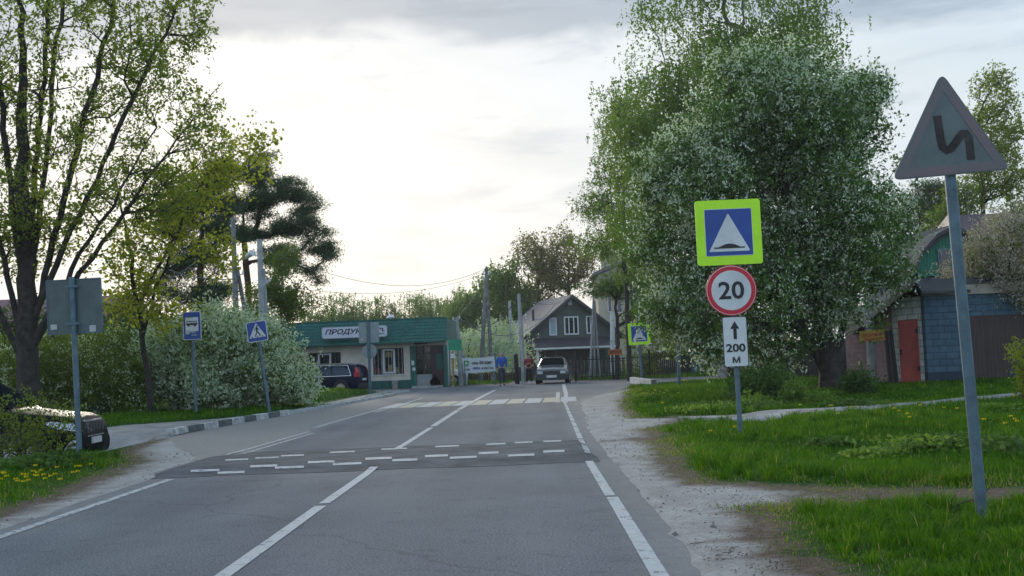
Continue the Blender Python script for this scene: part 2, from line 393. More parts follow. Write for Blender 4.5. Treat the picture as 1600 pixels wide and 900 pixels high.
gr = grid_mesh('ground', axis(-14, 16, .14, 440), np.concatenate([axis(5, 66, .2, 440)[axis(5, 66, .2, 440) < 6.6], np.arange(6.65, 14, .07), axis(5, 66, .2, 440)[axis(5, 66, .2, 440) > 14.05]]), zf_ground, 'sand', M_ground)
def hump_h(x, y):
    c = 16.2+.10*(x+2)*0  # raised speed hump across the carriageway
    return .05*smooth(14.75, 15.55, y)*(1-smooth(17.4, 18.4, y))*smooth(-5.3, -4.6, x)*(1-smooth(.7, 1.0, x))
def zf_road(x, y):
    d = smooth(-4.25, -4.9, x)*smooth(15.5, 18.5, y)*smooth(56, 50, y)
    P = np.stack([x, y], 1); dr = sd_poly(P, ROAD)
    d = d+.55*smooth(-.45, 0, dr)*(y < 40)+.35*smooth(-.9, 0, dr)*smooth(30, 36, y)*(x > 0)
    return hump_h(x, y), np.clip(d, 0, 1)
grid_mesh('road', np.arange(-25, 41, .2), np.concatenate([np.arange(-13, 14.6, .3), np.arange(14.6, 18.6, .1), np.arange(18.6, 71, .3)]), zf_road, 'dust', M_asph,
          mask=lambda x, y: sd_poly(np.stack([x, y], 1), ROAD) < .35)
ORG[:] = [0, 0, 0]
# darker patch of newer asphalt on the speed hump
M_hump = material('new_asphalt', (.086, .092, .100), .9, 0, .25, 2.0, .4, 70, .2)
mb = MB(); ys = np.arange(14.72, 18.75, .1); xs = np.arange(-4.95, .9, .15)
for j in range(len(ys)-1):
    for i in range(len(xs)-1):
        q = [(xs[i], ys[j]), (xs[i+1], ys[j]), (xs[i+1], ys[j+1]), (xs[i], ys[j+1])]
        mb.add([(x, y+.05*math.sin(x*3), float(hump_h(np.array([x]), np.array([y+.05*math.sin(x*3)]))[0])+.004) for x, y in q], [(0, 1, 2, 3)])
tag(mb.build('speed_hump', M_hump, recalc=False), kind='structure')
# painted markings
MK = {0: MB(), 1: MB(), 2: MB()}
def strip(x0, y0, x1, y1, wd, k=0, n=1, jag=0.0):
    d = Vector((x1-x0, y1-y0)); n = max(1, int(d.length/.35)); s = Vector((d.y, -d.x)).normalized()*wd/2
    for i in range(n):
        q = []
        for t, sg in ((i/n, -1), (i/n, 1), ((i+1)/n, 1), ((i+1)/n, -1)):
            x = x0+d.x*t+s.x*sg; y = y0+d.y*t+s.y*sg
            hh = float(hump_h(np.array([x]), np.array([y]))[0]); q.append((x, y, hh+(.010 if 14.6 < y < 18.7 else .005)))
        MK[k].add(q, [(0, 1, 2, 3)])
def pxstrip(a, b, wd, k=0): A, B = G(*a), G(*b); strip(A[0], A[1], B[0], B[1], wd, k)
# centre line
strip(-2.05, -8, -2.05, 11.15, .115); strip(-2.05, 11.35, -2.04, 15.0, .11)
strip(-2.10, 18.3, -2.03, 23.8, .11); strip(-2.03, 24.3, -1.95, 31.8, .14); strip(-1.95, 32.2, -1.7, 43.5, .15); strip(-1.7, 43.5, -1.45, 52, .15)
# right edge line
strip(.74, -8, .77, 11.0, .11); strip(.76, 11.12, .76, 14.8, .10)
y = 15.6
while y < 34: strip(.78+(y-15)*.017, y, .78+(y+1.35-15)*.017, y+1.52, .085, 1 if y < 19 else 0); y += 1.7
pxstrip((880.5, 600.5), (884.5, 616), .16); pxstrip((884.5, 616), (883.5, 630), .14); pxstrip((872, 613), (871, 629), .14)
# left edge line
strip(-4.55, -8, -4.56, 14.5, .11, 1); strip(-4.85, 17.9, -4.62, 24.0, .09, 1); strip(-4.62, 18.0, -4.42, 23.4, .08, 1)
strip(-4.78, 25.5, -4.40, 38.0, .13, 1); strip(-4.35, 32.5, -4.05, 44, .10, 1)
# short dashes across the hump, two staggered rows and a thin far row
def pxdash(x0, x1, py, t, k):
    ya, yb = py-.038*(x1-x0)/2*-1, py-.038*(x1-x0)/2
    q = [G(x0, ya+t), G(x1, yb+t), G(x1, yb-t), G(x0, ya-t)]
    def drop(px, py):
        g = G(px, py); x, y = g[0], g[1]
        for _ in range(30): h_ = float(hump_h(np.array([x]), np.array([y]))[0]); x, y = x*.6+.4*g[0]*(1-h_/CAMH), y*.6+.4*g[1]*(1-h_/CAMH)
        return (x, y, float(hump_h(np.array([x]), np.array([y]))[0])+.009)
    for u in range(4):
        for v in range(5):
            r = []
            for a, b in ((u, v), (u+1, v), (u+1, v+1), (u, v+1)):
                fx, fy = a/4, b/5; r.append(drop(x0+(x1-x0)*fx, ya+(yb-ya)*fx+t-2*t*fy))
            MK[k].add(r, [(0, 1, 2, 3)])
for x0, x1, py in ((298, 343, 736), (340, 382, 739), (391, 433, 729), (430, 475, 731), (481, 523, 722.5), (520, 565, 725.5), (571, 612, 717), (613, 652, 719.5), (664, 700, 713), (703, 745, 715.5), (748, 779, 708.5), (794, 835, 712), (849, 882, 706)): pxdash(x0, x1, py, 1.7, 0)
for i, (x0, x1, py) in enumerate(((352, 388, 719), (399, 436, 716), (439, 475, 712.5), (515, 554, 707), (596, 636, 702), (680, 717, 698), (760, 790, 694.5), (804, 832, 692), (849, 877, 690))): pxdash(x0, x1, py, 1.1, i % 3 == 1)
# zebra crossing of white and cream stripes
x = -4.6; i = 0
while x < 1.55:
    x1 = x+.50; k = 2 if i % 2 else 0
    n_ = 6
    MK[k].add([(x+.09*0, 35.0+.0*x, .006), (x1, 35.0, .006), (x1+.14, 39.0, .006), (x+.14, 39.0, .006)], [(0, 1, 2, 3)])
    x += .56; i += 1
tag(MK[0].build('road_marking', M_paint, recalc=False), kind='structure')
tag(MK[1].build('worn_road_marking', M_paint2, recalc=False), kind='structure')
tag(MK[2].build('cream_road_marking', M_yel, recalc=False), kind='structure')
# pavement and driveway on the left
M_pave = material('pavement', (.24, .235, .225), .9, 0, .2, 1.6, .3, 50)
grid_mesh('pavement', np.arange(-24, -4.4, .12), np.arange(14, 57, .2), lambda x, y: (.05-.09*smooth(-.34, -.14, sd_poly(np.stack([x, y], 1), DRIVE_L))-drive_dip(x, y), x*0), 'dust', M_pave, mask=lambda x, y: sd_poly(np.stack([x, y], 1), DRIVE_L) < -.14)
ORG[:] = [0, 0, 0]
# kerbs
M_kw = material('kerb_white', (.48, .49, .48), .8, 0, .28, 5, .2, 20); M_kd = material('kerb_dark', (.10, .11, .115), .8, 0, .25, 5, .2, 20)
def resample(pts, step):
    pts = [Vector(p[:2]) for p in pts]; out = [pts[0]]; acc = 0
    for a, b in zip(pts[:-1], pts[1:]):
        n = max(1, round((b-a).length/step))
        for k in range(1, n+1): out.append(a.lerp(b, k/n))
    return out
kp = resample([(-7.62, 24.45), (-7.2, 30.3), (-6.6, 36.3), (-5.9, 47), (-5.6, 54.9), (-6.6, 56.6), (-9, 57.2)], 1.0)
mb = MB()
for i, (a, b) in enumerate(zip(kp[:-1], kp[1:])):
    d = (b-a).normalized(); s = Vector((-d.y, d.x))*.16; g = d*.012
    mb.cur = (i % 2) if i < 9 else 2
    h0 = .15 if i < 9 else .09
    a_, b_ = a+g, b-g
    c = [a_, b_, b_+s, a_+s]; e = Vector((-d.y, d.x))*.02
    tp = [a_+e, b_+e, b_+s, a_+s]
    mb.hexa([(p.x, p.y, -.1) for p in c], [(p.x, p.y, h0+random.uniform(-.008, .008)) for p in tp])
tag(mb.build('kerb', [M_kw, M_kd, M_conc]), kind='structure')
kp = [Vector(G(*p)[:2]) for p in ((984, 599), (992, 600.5), (1000, 602), (1008, 603), (1017, 604))]
mb = MB()
for i, (a, b) in enumerate(zip(kp[:-1], kp[1:])):
    d = (b-a).normalized(); s = Vector((-d.y, d.x))*.2; mb.cur = 0
    a_, b_ = a+d*.06, b-d*.06; c = [a_, b_, b_+s, a_+s]
    mb.hexa([(p.x, p.y, -.1) for p in c], [(p.x, p.y, .30) for p in c])
a, b = kp[-1], kp[-1]+(kp[-1]-kp[0]).normalized()*.25; mb.cur = 1; c = [a, b, b+s, a+s]
mb.hexa([(p.x, p.y, -.1) for p in c], [(p.x, p.y, .28) for p in c])
tag(mb.build('kerb', [M_kw, M_kd]), kind='structure')
# narrow footpath across the grass on the right
M_path = material('footpath_gravel', (.27, .26, .245), .95, 0, .3, 2.2, .5, 45)
PT = [(1060, 656), (1150, 653), (1280, 643), (1400, 633), (1500, 624), (1600, 615)]
PB = [(1060, 658), (1180, 659), (1300, 653), (1400, 645), (1500, 637), (1610, 627)]
FP = [G(*p)[:2] for p in PT]+[G(*p)[:2] for p in PB[::-1]]
top = [Vector(G(*p)[:2]) for p in PT]; bot = [Vector(G(*p)[:2]) for p in PB]
mb = MB(); rows = []
for k in range(61):
    t = k/60*5; i = min(4, int(t)); f = t-i
    a = top[i].lerp(top[i+1], f); b = bot[i].lerp(bot[i+1], f)
    rr = []
    for j in range(7):
        q = b.lerp(a, j/6); q = q+Vector((0, .10*math.sin(k*1.7+j)+.07*math.sin(k*.61)))*(1 if j in (0, 6) else 0)
        hh = ground_h(np.array([q.x]), np.array([q.y]))[0][0]
        rr.append((q.x, q.y, max(hh, 0)+(.05 if 0 < j < 6 else -.03)))
    rows.append(rr)
for k in range(60):
    for j in range(6): mb.add([rows[k][j], rows[k+1][j], rows[k+1][j+1], rows[k][j+1]], [(0, 1, 2, 3)])
tag(mb.build('footpath', M_path, smooth=True), kind='structure')
#@@OBJECTS
# ------------------------------------------------------------------ thin air haze
hz = bpy.data.materials.new('haze'); hz.use_nodes = True; nt = hz.node_tree; nt.nodes.clear()
pv = nt.nodes.new('ShaderNodeVolumePrincipled'); pv.inputs['Density'].default_value = .00035; pv.inputs['Color'].default_value = (.90, .93, .96, 1); pv.inputs['Anisotropy'].default_value = .35
ho = nt.nodes.new('ShaderNodeOutputMaterial'); nt.links.new(pv.outputs[0], ho.inputs['Volume'])
ORG[:] = [0, 0, 0]; tag(MB().box(-640, 640, -640, 640, -2.5, 45).build('haze', hz), 'thin pale evening haze in the air', 'haze', kind='stuff')
SC.cycles.volume_bounces = 0
# ------------------------------------------------------------------ signs on posts
def gz_fast(x, y): return gz(round(x, 1), round(y, 1))-.01
import functools
@functools.lru_cache(None)
def gz(x, y): return float(ground_h(np.array([x]), np.array([y]))[0][0])
def leaning(name, label, cat, base, top, Y, group=None):
    B, T = at(*base, Y), at(*top, Y)
    th = math.atan2(T[0]-B[0], T[2]-B[2]); Lh = math.hypot(T[0]-B[0], T[2]-B[2])
    root = thing(name, label, cat, tuple(B), (0, th, 0), group, local=True)
    c, s = math.cos(th), math.sin(th)
    def loc(px, py):
        d = at(px, py, Y)-B; return d[0]*c-d[2]*s, d[0]*s+d[2]*c
    return root, loc, Lh
def sign_post(root, h, r, mat=None, bracket=()):
    mb = MB(); mb.tube((0, 0, -.35), (0, 0, h), r, r, 14); mb.build('post', mat or M_galv, root, smooth=True)
    for z in bracket:
        mb = MB(); mb.tube((0, 0, z-.02), (0, 0, z+.02), r*1.25, r*1.25, 12); mb.box(-r*2.4, r*2.4, -r*1.2-.004, -r*.7, z-.015, z+.015); mb.build('clamp', M_galv, root)
def plate(root, name, outline, mat, y0, y1, parent=None): return MB().prism(outline, y0, y1).build(name, mat, parent or root)
def stroke(pts, wd):
    """outline polygon around an open polyline"""
    l = []; r = []
    P = [Vector(p) for p in pts]
    for i, p in enumerate(P):
        d = (P[min(i+1, len(P)-1)]-P[max(i-1, 0)]).normalized(); n = Vector((-d.y, d.x))*wd/2
        l.append(tuple(p+n)); r.append(tuple(p-n))
    return l+r[::-1]
def strokes_mb(mb, pts, wd, y0, y1):
    P = [Vector(p) for p in pts]; q = stroke(pts, wd); n = len(P)
    for i in range(n-1): mb.prism([q[i], q[i+1], q[2*n-2-i], q[2*n-1-i]], y0, y1)
def hump_plate(root, cx, cz, s, r, dirt=False):
    h = s/2; y = -r*1.3
    pl = plate(root, 'sign_plate', rrect(cx-h, cx+h, cz-h, cz+h, s*.045), M_fluo, y-.012, y)
    b = s*.355; plate(root, 'white_border', rrect(cx-b-.008*s, cx+b+.008*s, cz-b-.008*s, cz+b+.008*s, s*.02), M_white, y-.0145, y-.0125, pl)
    plate(root, 'blue_panel', rrect(cx-b, cx+b, cz-b, cz+b, s*.015), M_blue, y-.017, y-.015, pl)
    t = s*.30
    plate(root, 'white_triangle', rpoly([(cx-t*1.05, cz-t*.98), (cx+t*1.05, cz-t*.98), (cx, cz+t*.98)], s*.01), M_white, y-.020, y-.0175, pl)
    mb = MB(); zb = cz-t*.80
    mb.prism([(cx-t*.78, zb-s*.008), (cx+t*.78, zb-s*.008), (cx+t*.78, zb+s*.014), (cx-t*.78, zb+s*.014)], y-.023, y-.0205)
    mb.prism([(cx-t*.55, zb+s*.0145)]+[(cx-t*.5+t*1.0*k/12, zb+s*.0145+s*.05*math.sin(math.pi*k/12)**.8) for k in range(1, 12)]+[(cx+t*.55, zb+s*.0145)], y-.023, y-.0205)
    mb.build('hump_symbol', M_black, pl)
    return pl
# near right: hump sign, 20 limit, 200 m plate
root, loc, Lh = leaning('road_sign', 'post with yellow-edged speed hump sign above a round 20 sign and a 200 m plate', 'road sign', (1157, 683), (1137, 318), 17.8)
k = 17.8/FPX; sign_post(root, Lh-.1, .038, None, (loc(1141, 430)[1], loc(1141, 478)[1], loc(1138, 345)[1]))
x, z = loc(1137.5, 363.5); hump_plate(root, x, z, 102*k, .038)
x, z = loc(1141.5, 454); y = -.05
rp = plate(root, 'speed_limit_plate', circle(x, z, 39.5*k, 48), M_red, y-.012, y)
plate(root, 'white_edge', circle(x, z, 38.2*k, 48), M_white, y-.0135, y-.0122, rp); plate(root, 'red_ring', circle(x, z, 37.4*k, 48), M_red, y-.016, y-.0137, rp)
plate(root, 'white_disc', circle(x, z, 31*k, 48), M_white, y-.019, y-.0165, rp)
text(rp, '20', x-20*k, x+20*k, z-14*k, z+14*k, y-.0195, M_black, .02, name='digits')
x, z = loc(1148, 534)
dp = plate(root, 'distance_plate', rrect(x-19*k, x+19*k, z-39*k, z+39*k, .03), M_black, y-.012, y)
plate(root, 'white_face', rrect(x-18.0*k, x+18.0*k, z-38*k, z+38*k, .028), M_white, y-.016, y-.0125, dp)
mb = MB(); yy = y-.021; yb = y-.0165
mb.prism([(x-2.5*k, z+4*k), (x+2.5*k, z+4*k), (x+2.5*k, z+20*k), (x-2.5*k, z+20*k)], yy, yb); mb.prism([(x-7*k, z+20.1*k), (x+7*k, z+20.1*k), (x, z+32*k)], yy, yb); mb.build('arrow', M_black, dp)
text(dp, '200', x-15*k, x+15*k, z-16*k, z-3*k, y-.0165, M_black, .03, name='digits')
text(dp, 'М', x-6*k, x+6*k, z-33*k, z-23*k, y-.0165, M_black, .03, name='letter')
# nearest right: faded warning triangle
M_dull = material('faded_sign_face', (.125, .16, .165), .7, 0, .14, 4)
M_dullred = material('faded_sign_border', (.14, .10, .11), .7, 0, .35, 3, color2=(.115, .14, .145))
M_dullblk = material('faded_black_print', (.035, .028, .028), .7, 0, .6, 6)
root, loc, Lh = leaning('road_sign', 'faded triangular double bend warning sign on a leaning grey post at the right edge', 'road sign', (1536, 822), (1478, 205), 8.5)
sign_post(root, Lh, .0425, None, (loc(1480, 235)[1],))
c0, c1, c2 = loc(1389, 284), loc(1574, 267), loc(1466, 116); y = -.055
tp = plate(root, 'sign_plate', rpoly([c0, c1, c2], .045, 6), M_dull, y-.012, y)
cen = ((c0[0]+c1[0]+c2[0])/3, (c0[1]+c1[1]+c2[1])/3)
def shr(p, f): return (cen[0]+(p[0]-cen[0])*f, cen[1]+(p[1]-cen[1])*f)
o_ = rpoly([shr(p, .965) for p in (c0, c1, c2)], .035, 6); i_ = rpoly([shr(p, .72) for p in (c0, c1, c2)], .012, 6)
ring_mb(o_, i_, y-.015, y-.0125).build('border', M_dullred, tp)
mb = MB(); pts = [loc(*p) for p in ((1459, 184), (1462, 203), (1465, 222), (1468, 233), (1474, 237.5), (1480, 235), (1486, 228), (1492, 219), (1498, 211.5), (1504, 211), (1508, 217), (1510, 232), (1512, 252))]
strokes_mb(mb, pts, 12.5*8.5/FPX, y-.016, y-.0125); mb.build('bend_symbol', M_dullblk, tp)
# left: back of a square sign
M_stick = material('pale_sticker', (.42, .46, .45), .6)
root, loc, Lh = leaning('road_sign', 'blank dark grey back of a square sign on a tall post in the left verge', 'road sign', (125, 731), (112, 433), 17.0)
k = 17./FPX; sign_post(root, Lh, .042, None, (loc(113, 448)[1], loc(115, 506)[1]))
q = [loc(69, 438), loc(156, 433), loc(159.5, 519), loc(73, 524)]
pl = plate(root, 'sign_plate', rpoly(q, .02), M_grey, -.062, -.050)
pl.location.y += .110
ring_mb(rpoly(q, .02), rpoly([((a[0]-q[0][0])*.965+q[0][0]+.014, (a[1]-q[3][1])*.965+q[3][1]+.014) for a in q], .02), .040, .0475).build('folded_rim', M_galv, root)
for px, py, w_, h_ in ((82, 511, 5, 4), (143, 513, 5, 5)):
    x, z = loc(px, py); plate(root, 'sticker', rrect(x-w_*k, x+w_*k, z-h_*k, z+h_*k, .004), M_stick, .0445, .0475)
# bus stop sign
root, loc, Lh = leaning('road_sign', 'blue upright bus stop sign on a slim post before the big flowering bush', 'road sign', (306.5, 643), (300, 490), 35)
k = 35./FPX; sign_post(root, Lh, .05); x, z = loc(301, 509); y = -.06
pl = plate(root, 'sign_plate', rrect(x-14.2*k, x+14.2*k, z-22*k, z+22*k, .05), M_white, y-.012, y)
plate(root, 'blue_panel', rrect(x-13.2*k, x+13.2*k, z-21*k, z+21*k, .045), M_blue, y-.018, y-.0125, pl)
plate(root, 'white_panel', rrect(x-10*k, x+10*k, z-9*k, z+13*k, .02), M_white, y-.024, y-.0185, pl)
mb = MB(); zc_ = z+3.5*k
mb.prism(rrect(x-8.5*k, x+8.5*k, zc_-2.6*k, zc_+.4*k, .01), y-.030, y-.0245); mb.prism(rrect(x-8.5*k, x+8.5*k, zc_+2.5*k, zc_+3.6*k, .008), y-.030, y-.0245)
for i in range(5): xx = x-8.2*k+i*4.0*k; mb.prism([(xx, zc_+.45*k), (xx+.5*k, zc_+.45*k), (xx+.5*k, zc_+2.45*k), (xx, zc_+2.45*k)], y-.030, y-.0245)
for s_ in (-5, 5): mb.prism(circle(x+s_*k, zc_-3.2*k, 1.5*k, 16), y-.037, y-.0305)
mb.build('bus_symbol', M_black, pl)
plate(root, 'sticker', rpoly([(x-11*k, z-9.5*k), (x-8*k, z-6.5*k), (x-2.5*k, z-7*k), (x-2*k, z-10*k), (x-5*k, z-13*k), (x-10*k, z-13.5*k)], .02), M_stick, y-.031, y-.0245, pl)
text(pl, 'авт', x-1*k, x+6*k, z-12*k, z-9.5*k, y-.0185, M_stick, .03); text(pl, '6-22', x-1*k, x+7*k, z-16*k, z-13*k, y-.0185, M_stick, .03)
# pedestrian crossing sign
root, loc, Lh = leaning('road_sign', 'blue square pedestrian crossing sign with walking figure on a leaning post', 'road sign', (420.5, 639), (400, 500), 35)
sign_post(root, Lh, .05); x, z = loc(402.5, 518); h = 16*k
pl = plate(root, 'sign_plate', rrect(x-h, x+h, z-h, z+h, .05), M_white, y-.012, y)
plate(root, 'blue_panel', rrect(x-h+1.2*k, x+h-1.2*k, z-h+1.2*k, z+h-1.2*k, .045), M_blue, y-.018, y-.0125, pl)
plate(root, 'white_triangle', rpoly([(x-13.3*k, z-9.5*k), (x+13.3*k, z-9.5*k), (x, z+13.5*k)], .02), M_white, y-.024, y-.0185, pl)
mb = MB()
mb.prism(circle(x+.5*k, z+8.2*k, 1.5*k, 14), y-.03, y-.0245)
for pts, wd in (([(0.3, 6.5), (.2, 3), (0, 0)], 2.6), ([(0, 0), (-1.5, -3.5), (-3.5, -7.5)], 1.7), ([(0.2, 0), (2.5, -2.5), (4.5, -7.5)], 1.7), ([(-.8, 5.6), (-3, 4), (-3.2, 1.5)], 1.0), ([(1, 5.6), (2.6, 3.4), (4.6, 2)], 1.0)):
    strokes_mb(mb, [(x+a*k, z+b*k) for a, b in pts], wd*k, y-.03, y-.0245)
for a in (-8.5, -.5, 7.5): mb.prism([(x+(a-1.2)*k, z-9*k), (x+(a+1)*k, z-9*k), (x+(a+1.2)*k, z-7.6*k), (x+(a-.8)*k, z-7.6*k)], y-.03, y-.0245)
mb.build('walking_figure', M_black, pl)
# backs of two signs on one post before the shop
M_back2 = material('pale_grey_sign_back', (.26, .31, .34), .6, .2, .1, 4)
root, loc, Lh = leaning('road_sign', 'grey backs of a square and a round sign on one post before the shop', 'road sign', (578.5, 612), (575, 503), 52)
k = 52./FPX; sign_post(root, Lh, .065); x, z = loc(576, 519.5)
plate(root, 'square_plate', rrect(x-16*k, x+16*k, z-16*k, z+16*k, .04), M_back2, .07, .085)
plate(root, 'sticker', rrect(x-12.5*k, x-9.5*k, z-12.5*k, z-9*k, .01), M_stick, .063, .068)
x, z = loc(577, 549); plate(root, 'round_plate', circle(x, z, 11.5*k), M_back2, .07, .085)
# far hump sign
root, loc, Lh = leaning('road_sign', 'smaller yellow-edged speed hump sign standing behind the white kerb blocks', 'road sign', (1003, 592), (996, 490), 56)
k = 56./FPX; sign_post(root, Lh, .07); x, z = loc(998.2, 521.5); hump_plate(root, x, z, 34*k, .07)
# bare grey pole
root, loc, Lh = leaning('metal_pole', 'plain grey metal pole rising from the grass into the cherry leaves', 'pole', (1061.5, 605), (1058, 480), 45)
sign_post(root, Lh, .075)
# green sign board and its yellow post
M_green = material('green_board', (.015, .28, .15), .6, 0, .1, 3)
root, loc, Lh = leaning('street_sign', 'small plain green board on poles right of the shop', 'street sign', (708, 605), (707, 530), 61)
k = 61./FPX; M_ypole = material('yellow_metal', (.35, .26, .06), .6, 0, .3, 5); sign_post(root, Lh*.75, .07, M_ypole); x, z = loc(711, 539)
mb = MB(); mb.tube((x-.3, .1, z-2.3), (x-.3, .1, z+.3), .035, .035); mb.build('rear_post', M_galv, root)
plate(root, 'board', rrect(x-10.5*k, x+10.5*k, z-8.5*k, z+8.5*k, .02), M_green, -.11, -.08)
x2, z2 = loc(707, 556); mb = MB(); mb.tube((x2, -.02, z2-.12), (x2, -.02, z2+.12), .12, .09, 12); mb.build('lamp_head', M_white, root, smooth=True)
# banner
root = thing('banner', 'white cloth banner with a green emblem and handwriting-like black letters on two posts', 'banner', tuple(at(748, 603, 63)))
k = 63./FPX
M_ban = material('banner_cloth', (.60, .66, .68), .8, 0, .06, 2)
W = lambda px, py, d=0: tuple(at(px, py, 63)+np.array([0, d, 0]))
for a, b in (((725, 556), (727, 602)), ((773, 552), (774, 603))):
    mb = MB(); mb.tube(W(*b, .06), W(*a, .06), .045, .045, 8); mb.build('post', M_galv, root)
mb = MB(); n = 12; top_ = []; bot_ = []
for i in range(n+1):
    f = i/n; sag = .05*math.sin(math.pi*f); p = np.array(W(722+50*f, 559-2.6*f)); q = np.array(W(724.5+50*f, 583-3.5*f)); p[2] -= sag; q[2] -= sag*.6
    p[1] += .03*math.sin(f*9); q[1] += .03*math.sin(f*9+1); top_.append(p); bot_.append(q)
dy = np.array([0, .012, 0])
for i in range(n): mb.hexa([bot_[i], bot_[i+1], bot_[i+1]+dy, bot_[i]+dy], [top_[i], top_[i+1], top_[i+1]+dy, top_[i]+dy])
cl = mb.build('cloth', M_ban, root)
def rel(px, py): p = np.array(W(px, py))-np.array(root.location); return p[0], p[2]
x, z = rel(741.5, 567.5); t_ = text(cl, 'салон', x-4*k, x+5.5*k, z-1.8*k, z+1.8*k, -.05, M_dmetal, .03)
x, z = rel(758.5, 566.5); t_ = text(cl, 'Классика', x-9*k, x+11*k, z-2.0*k, z+3.2*k, -.05, M_black, .05)
x, z = rel(744, 575.5); text(cl, 'цветы', x-5*k, x+6*k, z-2.2*k, z+2*k, -.05, M_blue, .03)
x, z = rel(763, 574.5); text(cl, 'и мы 7 км', x-10*k, x+8*k, z-2.2*k, z+2*k, -.05, M_black, .03)
ORG[:] = [0, 0, 0]; x, z = rel(728.5, 567.5); M_em = material('banner_green', (.03, .25, .09), .7)
plate(root, 'emblem', rpoly([(x-4*k, z-3.6*k), (x+2.4*k, z-4*k), (x+5*k, z+3.5*k), (x-3.6*k, z+4*k)], .03), M_em, -.056, -.05, cl)
plate(root, 'emblem_detail', rpoly([(x-2*k, z-1.5*k), (x+1*k, z-2.6*k), (x+2.6*k, z+1.2*k), (x-.6*k, z+2*k)], .03), M_white, -.062, -.057, cl)
x, z = rel(730, 577.5); text(cl, 'сад', x-4*k, x+4.5*k, z-1.8*k, z+1.8*k, -.05, M_black, .02)

# ------------------------------------------------------------------ utility poles and cables
def upole(label, base, top, Y, r0, r1, mat, braces=(), name='utility_pole', group=None, arm=None, sq=False):
    B, T = at(*base, Y), at(*top, Y); B[2] = min(B[2], .0)
    root = thing(name, label, 'utility pole', tuple(B), group=group)
    mb = MB(); mb.tube(tuple(B-np.array([0, 0, .3])), tuple(T), r0, r1, 6 if sq else 10); mb.build('pole_shaft', mat, root, smooth=not sq)
    for (a, b, dy) in braces:
        mb = MB(); p, q = at(*a, Y), at(*b, Y+dy); q[2] = min(q[2], 0)-.2; mb.tube(tuple(q), tuple(p+np.array([0, -.02, 0])), r0*.85, r1*.85, 6 if sq else 10); mb.build('brace', mat, root, smooth=not sq)
    if arm:
        for px, py in arm:
            p = at(px, py, Y); c = T+(p-T)*0; mb = MB()
            mb.tube((B[0]+(T[0]-B[0])*(p[2]-B[2])/(T[2]-B[2]), Y, p[2]-.08), tuple(p+np.array([0, 0, 0])), .025, .025, 6); mb.tube(tuple(p), tuple(p+np.array([0, 0, .16])), .045, .03, 8); mb.build('insulator', M_white, root)
    return root
upole('pale concrete utility pole with a concrete strut rising behind the flowering bush', (413, 612), (405.5, 374), 46, .15, .12, M_conc, [((411, 420), (424, 612), 1.0)], arm=((417, 443), (421, 440), (398, 398)), sq=True)
r_ = upole('dark old timber utility pole with a slanting timber strut by the pines', (373, 612), (364, 340), 49, .16, .09, M_wood, [((371, 420), (408, 612), 1.5)], arm=((380, 428),))
# street lamp head on the concrete pole
root = thing('street_lamp', 'white street lamp head on a short arm beside the timber pole', 'street lamp', tuple(at(370, 418, 48.7)))
p, q = at(370, 412, 48.7), at(386, 401, 48.2); mb = MB(); mb.path([tuple(p), tuple((p+q)/2+np.array([0, 0, .1])), tuple(q)], .03); mb.build('arm', M_galv, root)
mb = MB(); q2 = at(394, 395, 47.9)
mb.tube(tuple(at(383, 403, 48.2)), tuple(q2), .08, .14, 10); mb.build('lamp_shade', M_white, root, smooth=True)
upole('short leaning concrete pole with strut right of the green board', (721, 603), (713.5, 496), 64, .14, .10, M_conc, [((715, 512), (729, 603), .6)], arm=((708, 500), (718, 498)), sq=True)
upole('tall A-shaped pair of weathered poles behind the banner', (750, 600), (760.5, 418), 68, .14, .10, M_wood, [((760, 440), (770, 600), .2)], arm=((755, 428), (766, 427), (756, 438)))
upole('far thin grey pole standing left of the dark house', (801, 575), (796, 470), 82, .14, .10, M_conc, [((797, 480), (803, 575), .2)], sq=True)
upole('slim pale pole beside the woman in red', (819, 599), (810.5, 459), 63, .15, .10, M_conc, sq=True)
upole('cluster of three pale concrete poles before the dark house', (921, 592), (927.5, 462), 66, .075, .055, M_conc, [((928, 470), (929, 592), .3), ((929, 470), (938, 592), .5)], sq=True)
upole('bluish concrete pole beside the yellow sign and black gate', (1364, 598), (1357, 475), 38, .17, .13, M_conc, sq=True)
M_cable = material('cable', (.10, .105, .11), .6)
def cable(label, a, Ya, b, Yb, sag, r=.02, group='overhead cables'):
    p, q = at(*a, Ya), at(*b, Yb); pts = []
    for i in range(25):
        f = i/24; v = p*(1-f)+q*f; v[2] -= sag*4*f*(1-f); pts.append(tuple(v))
    ORG[:] = list(p); mb = MB(); mb.path(pts, r, 5); tag(mb.build('overhead_cable', M_cable), label, 'cable', group)
cl_ = 'thin cable sagging across the sky left of the A-shaped poles'
cable(cl_, (417, 443), 46, (755, 428), 68, .75, .010); cable(cl_, (406, 385), 46, (758, 420), 68, 1.3, .012); 
cable('cable hanging from the A-shaped poles towards the shop corner', (766, 427), 68, (714, 497), 64, .1, .015)
cable('pale cable sagging from the concrete pole to the slim pole by the woman', (718, 498), 64, (811, 462), 63, 1.0, .028)
cable('lower pale cable between the shop pole and the dark house', (718, 500), 64, (868, 474), 90, 1.6, .028)
cable('cable reaching from the slim pale pole to the dark house ridge', (811, 464), 63, (890, 464), 93, .5, .02)
cable('cable strung between the old timber pole and the yellow-leaved tree', (368, 435), 49, (215, 400), 36, .3, .02)
cable('steep cable leaving the top of the old timber pole', (367, 350), 49, (260, 440), 40, .2, .015)
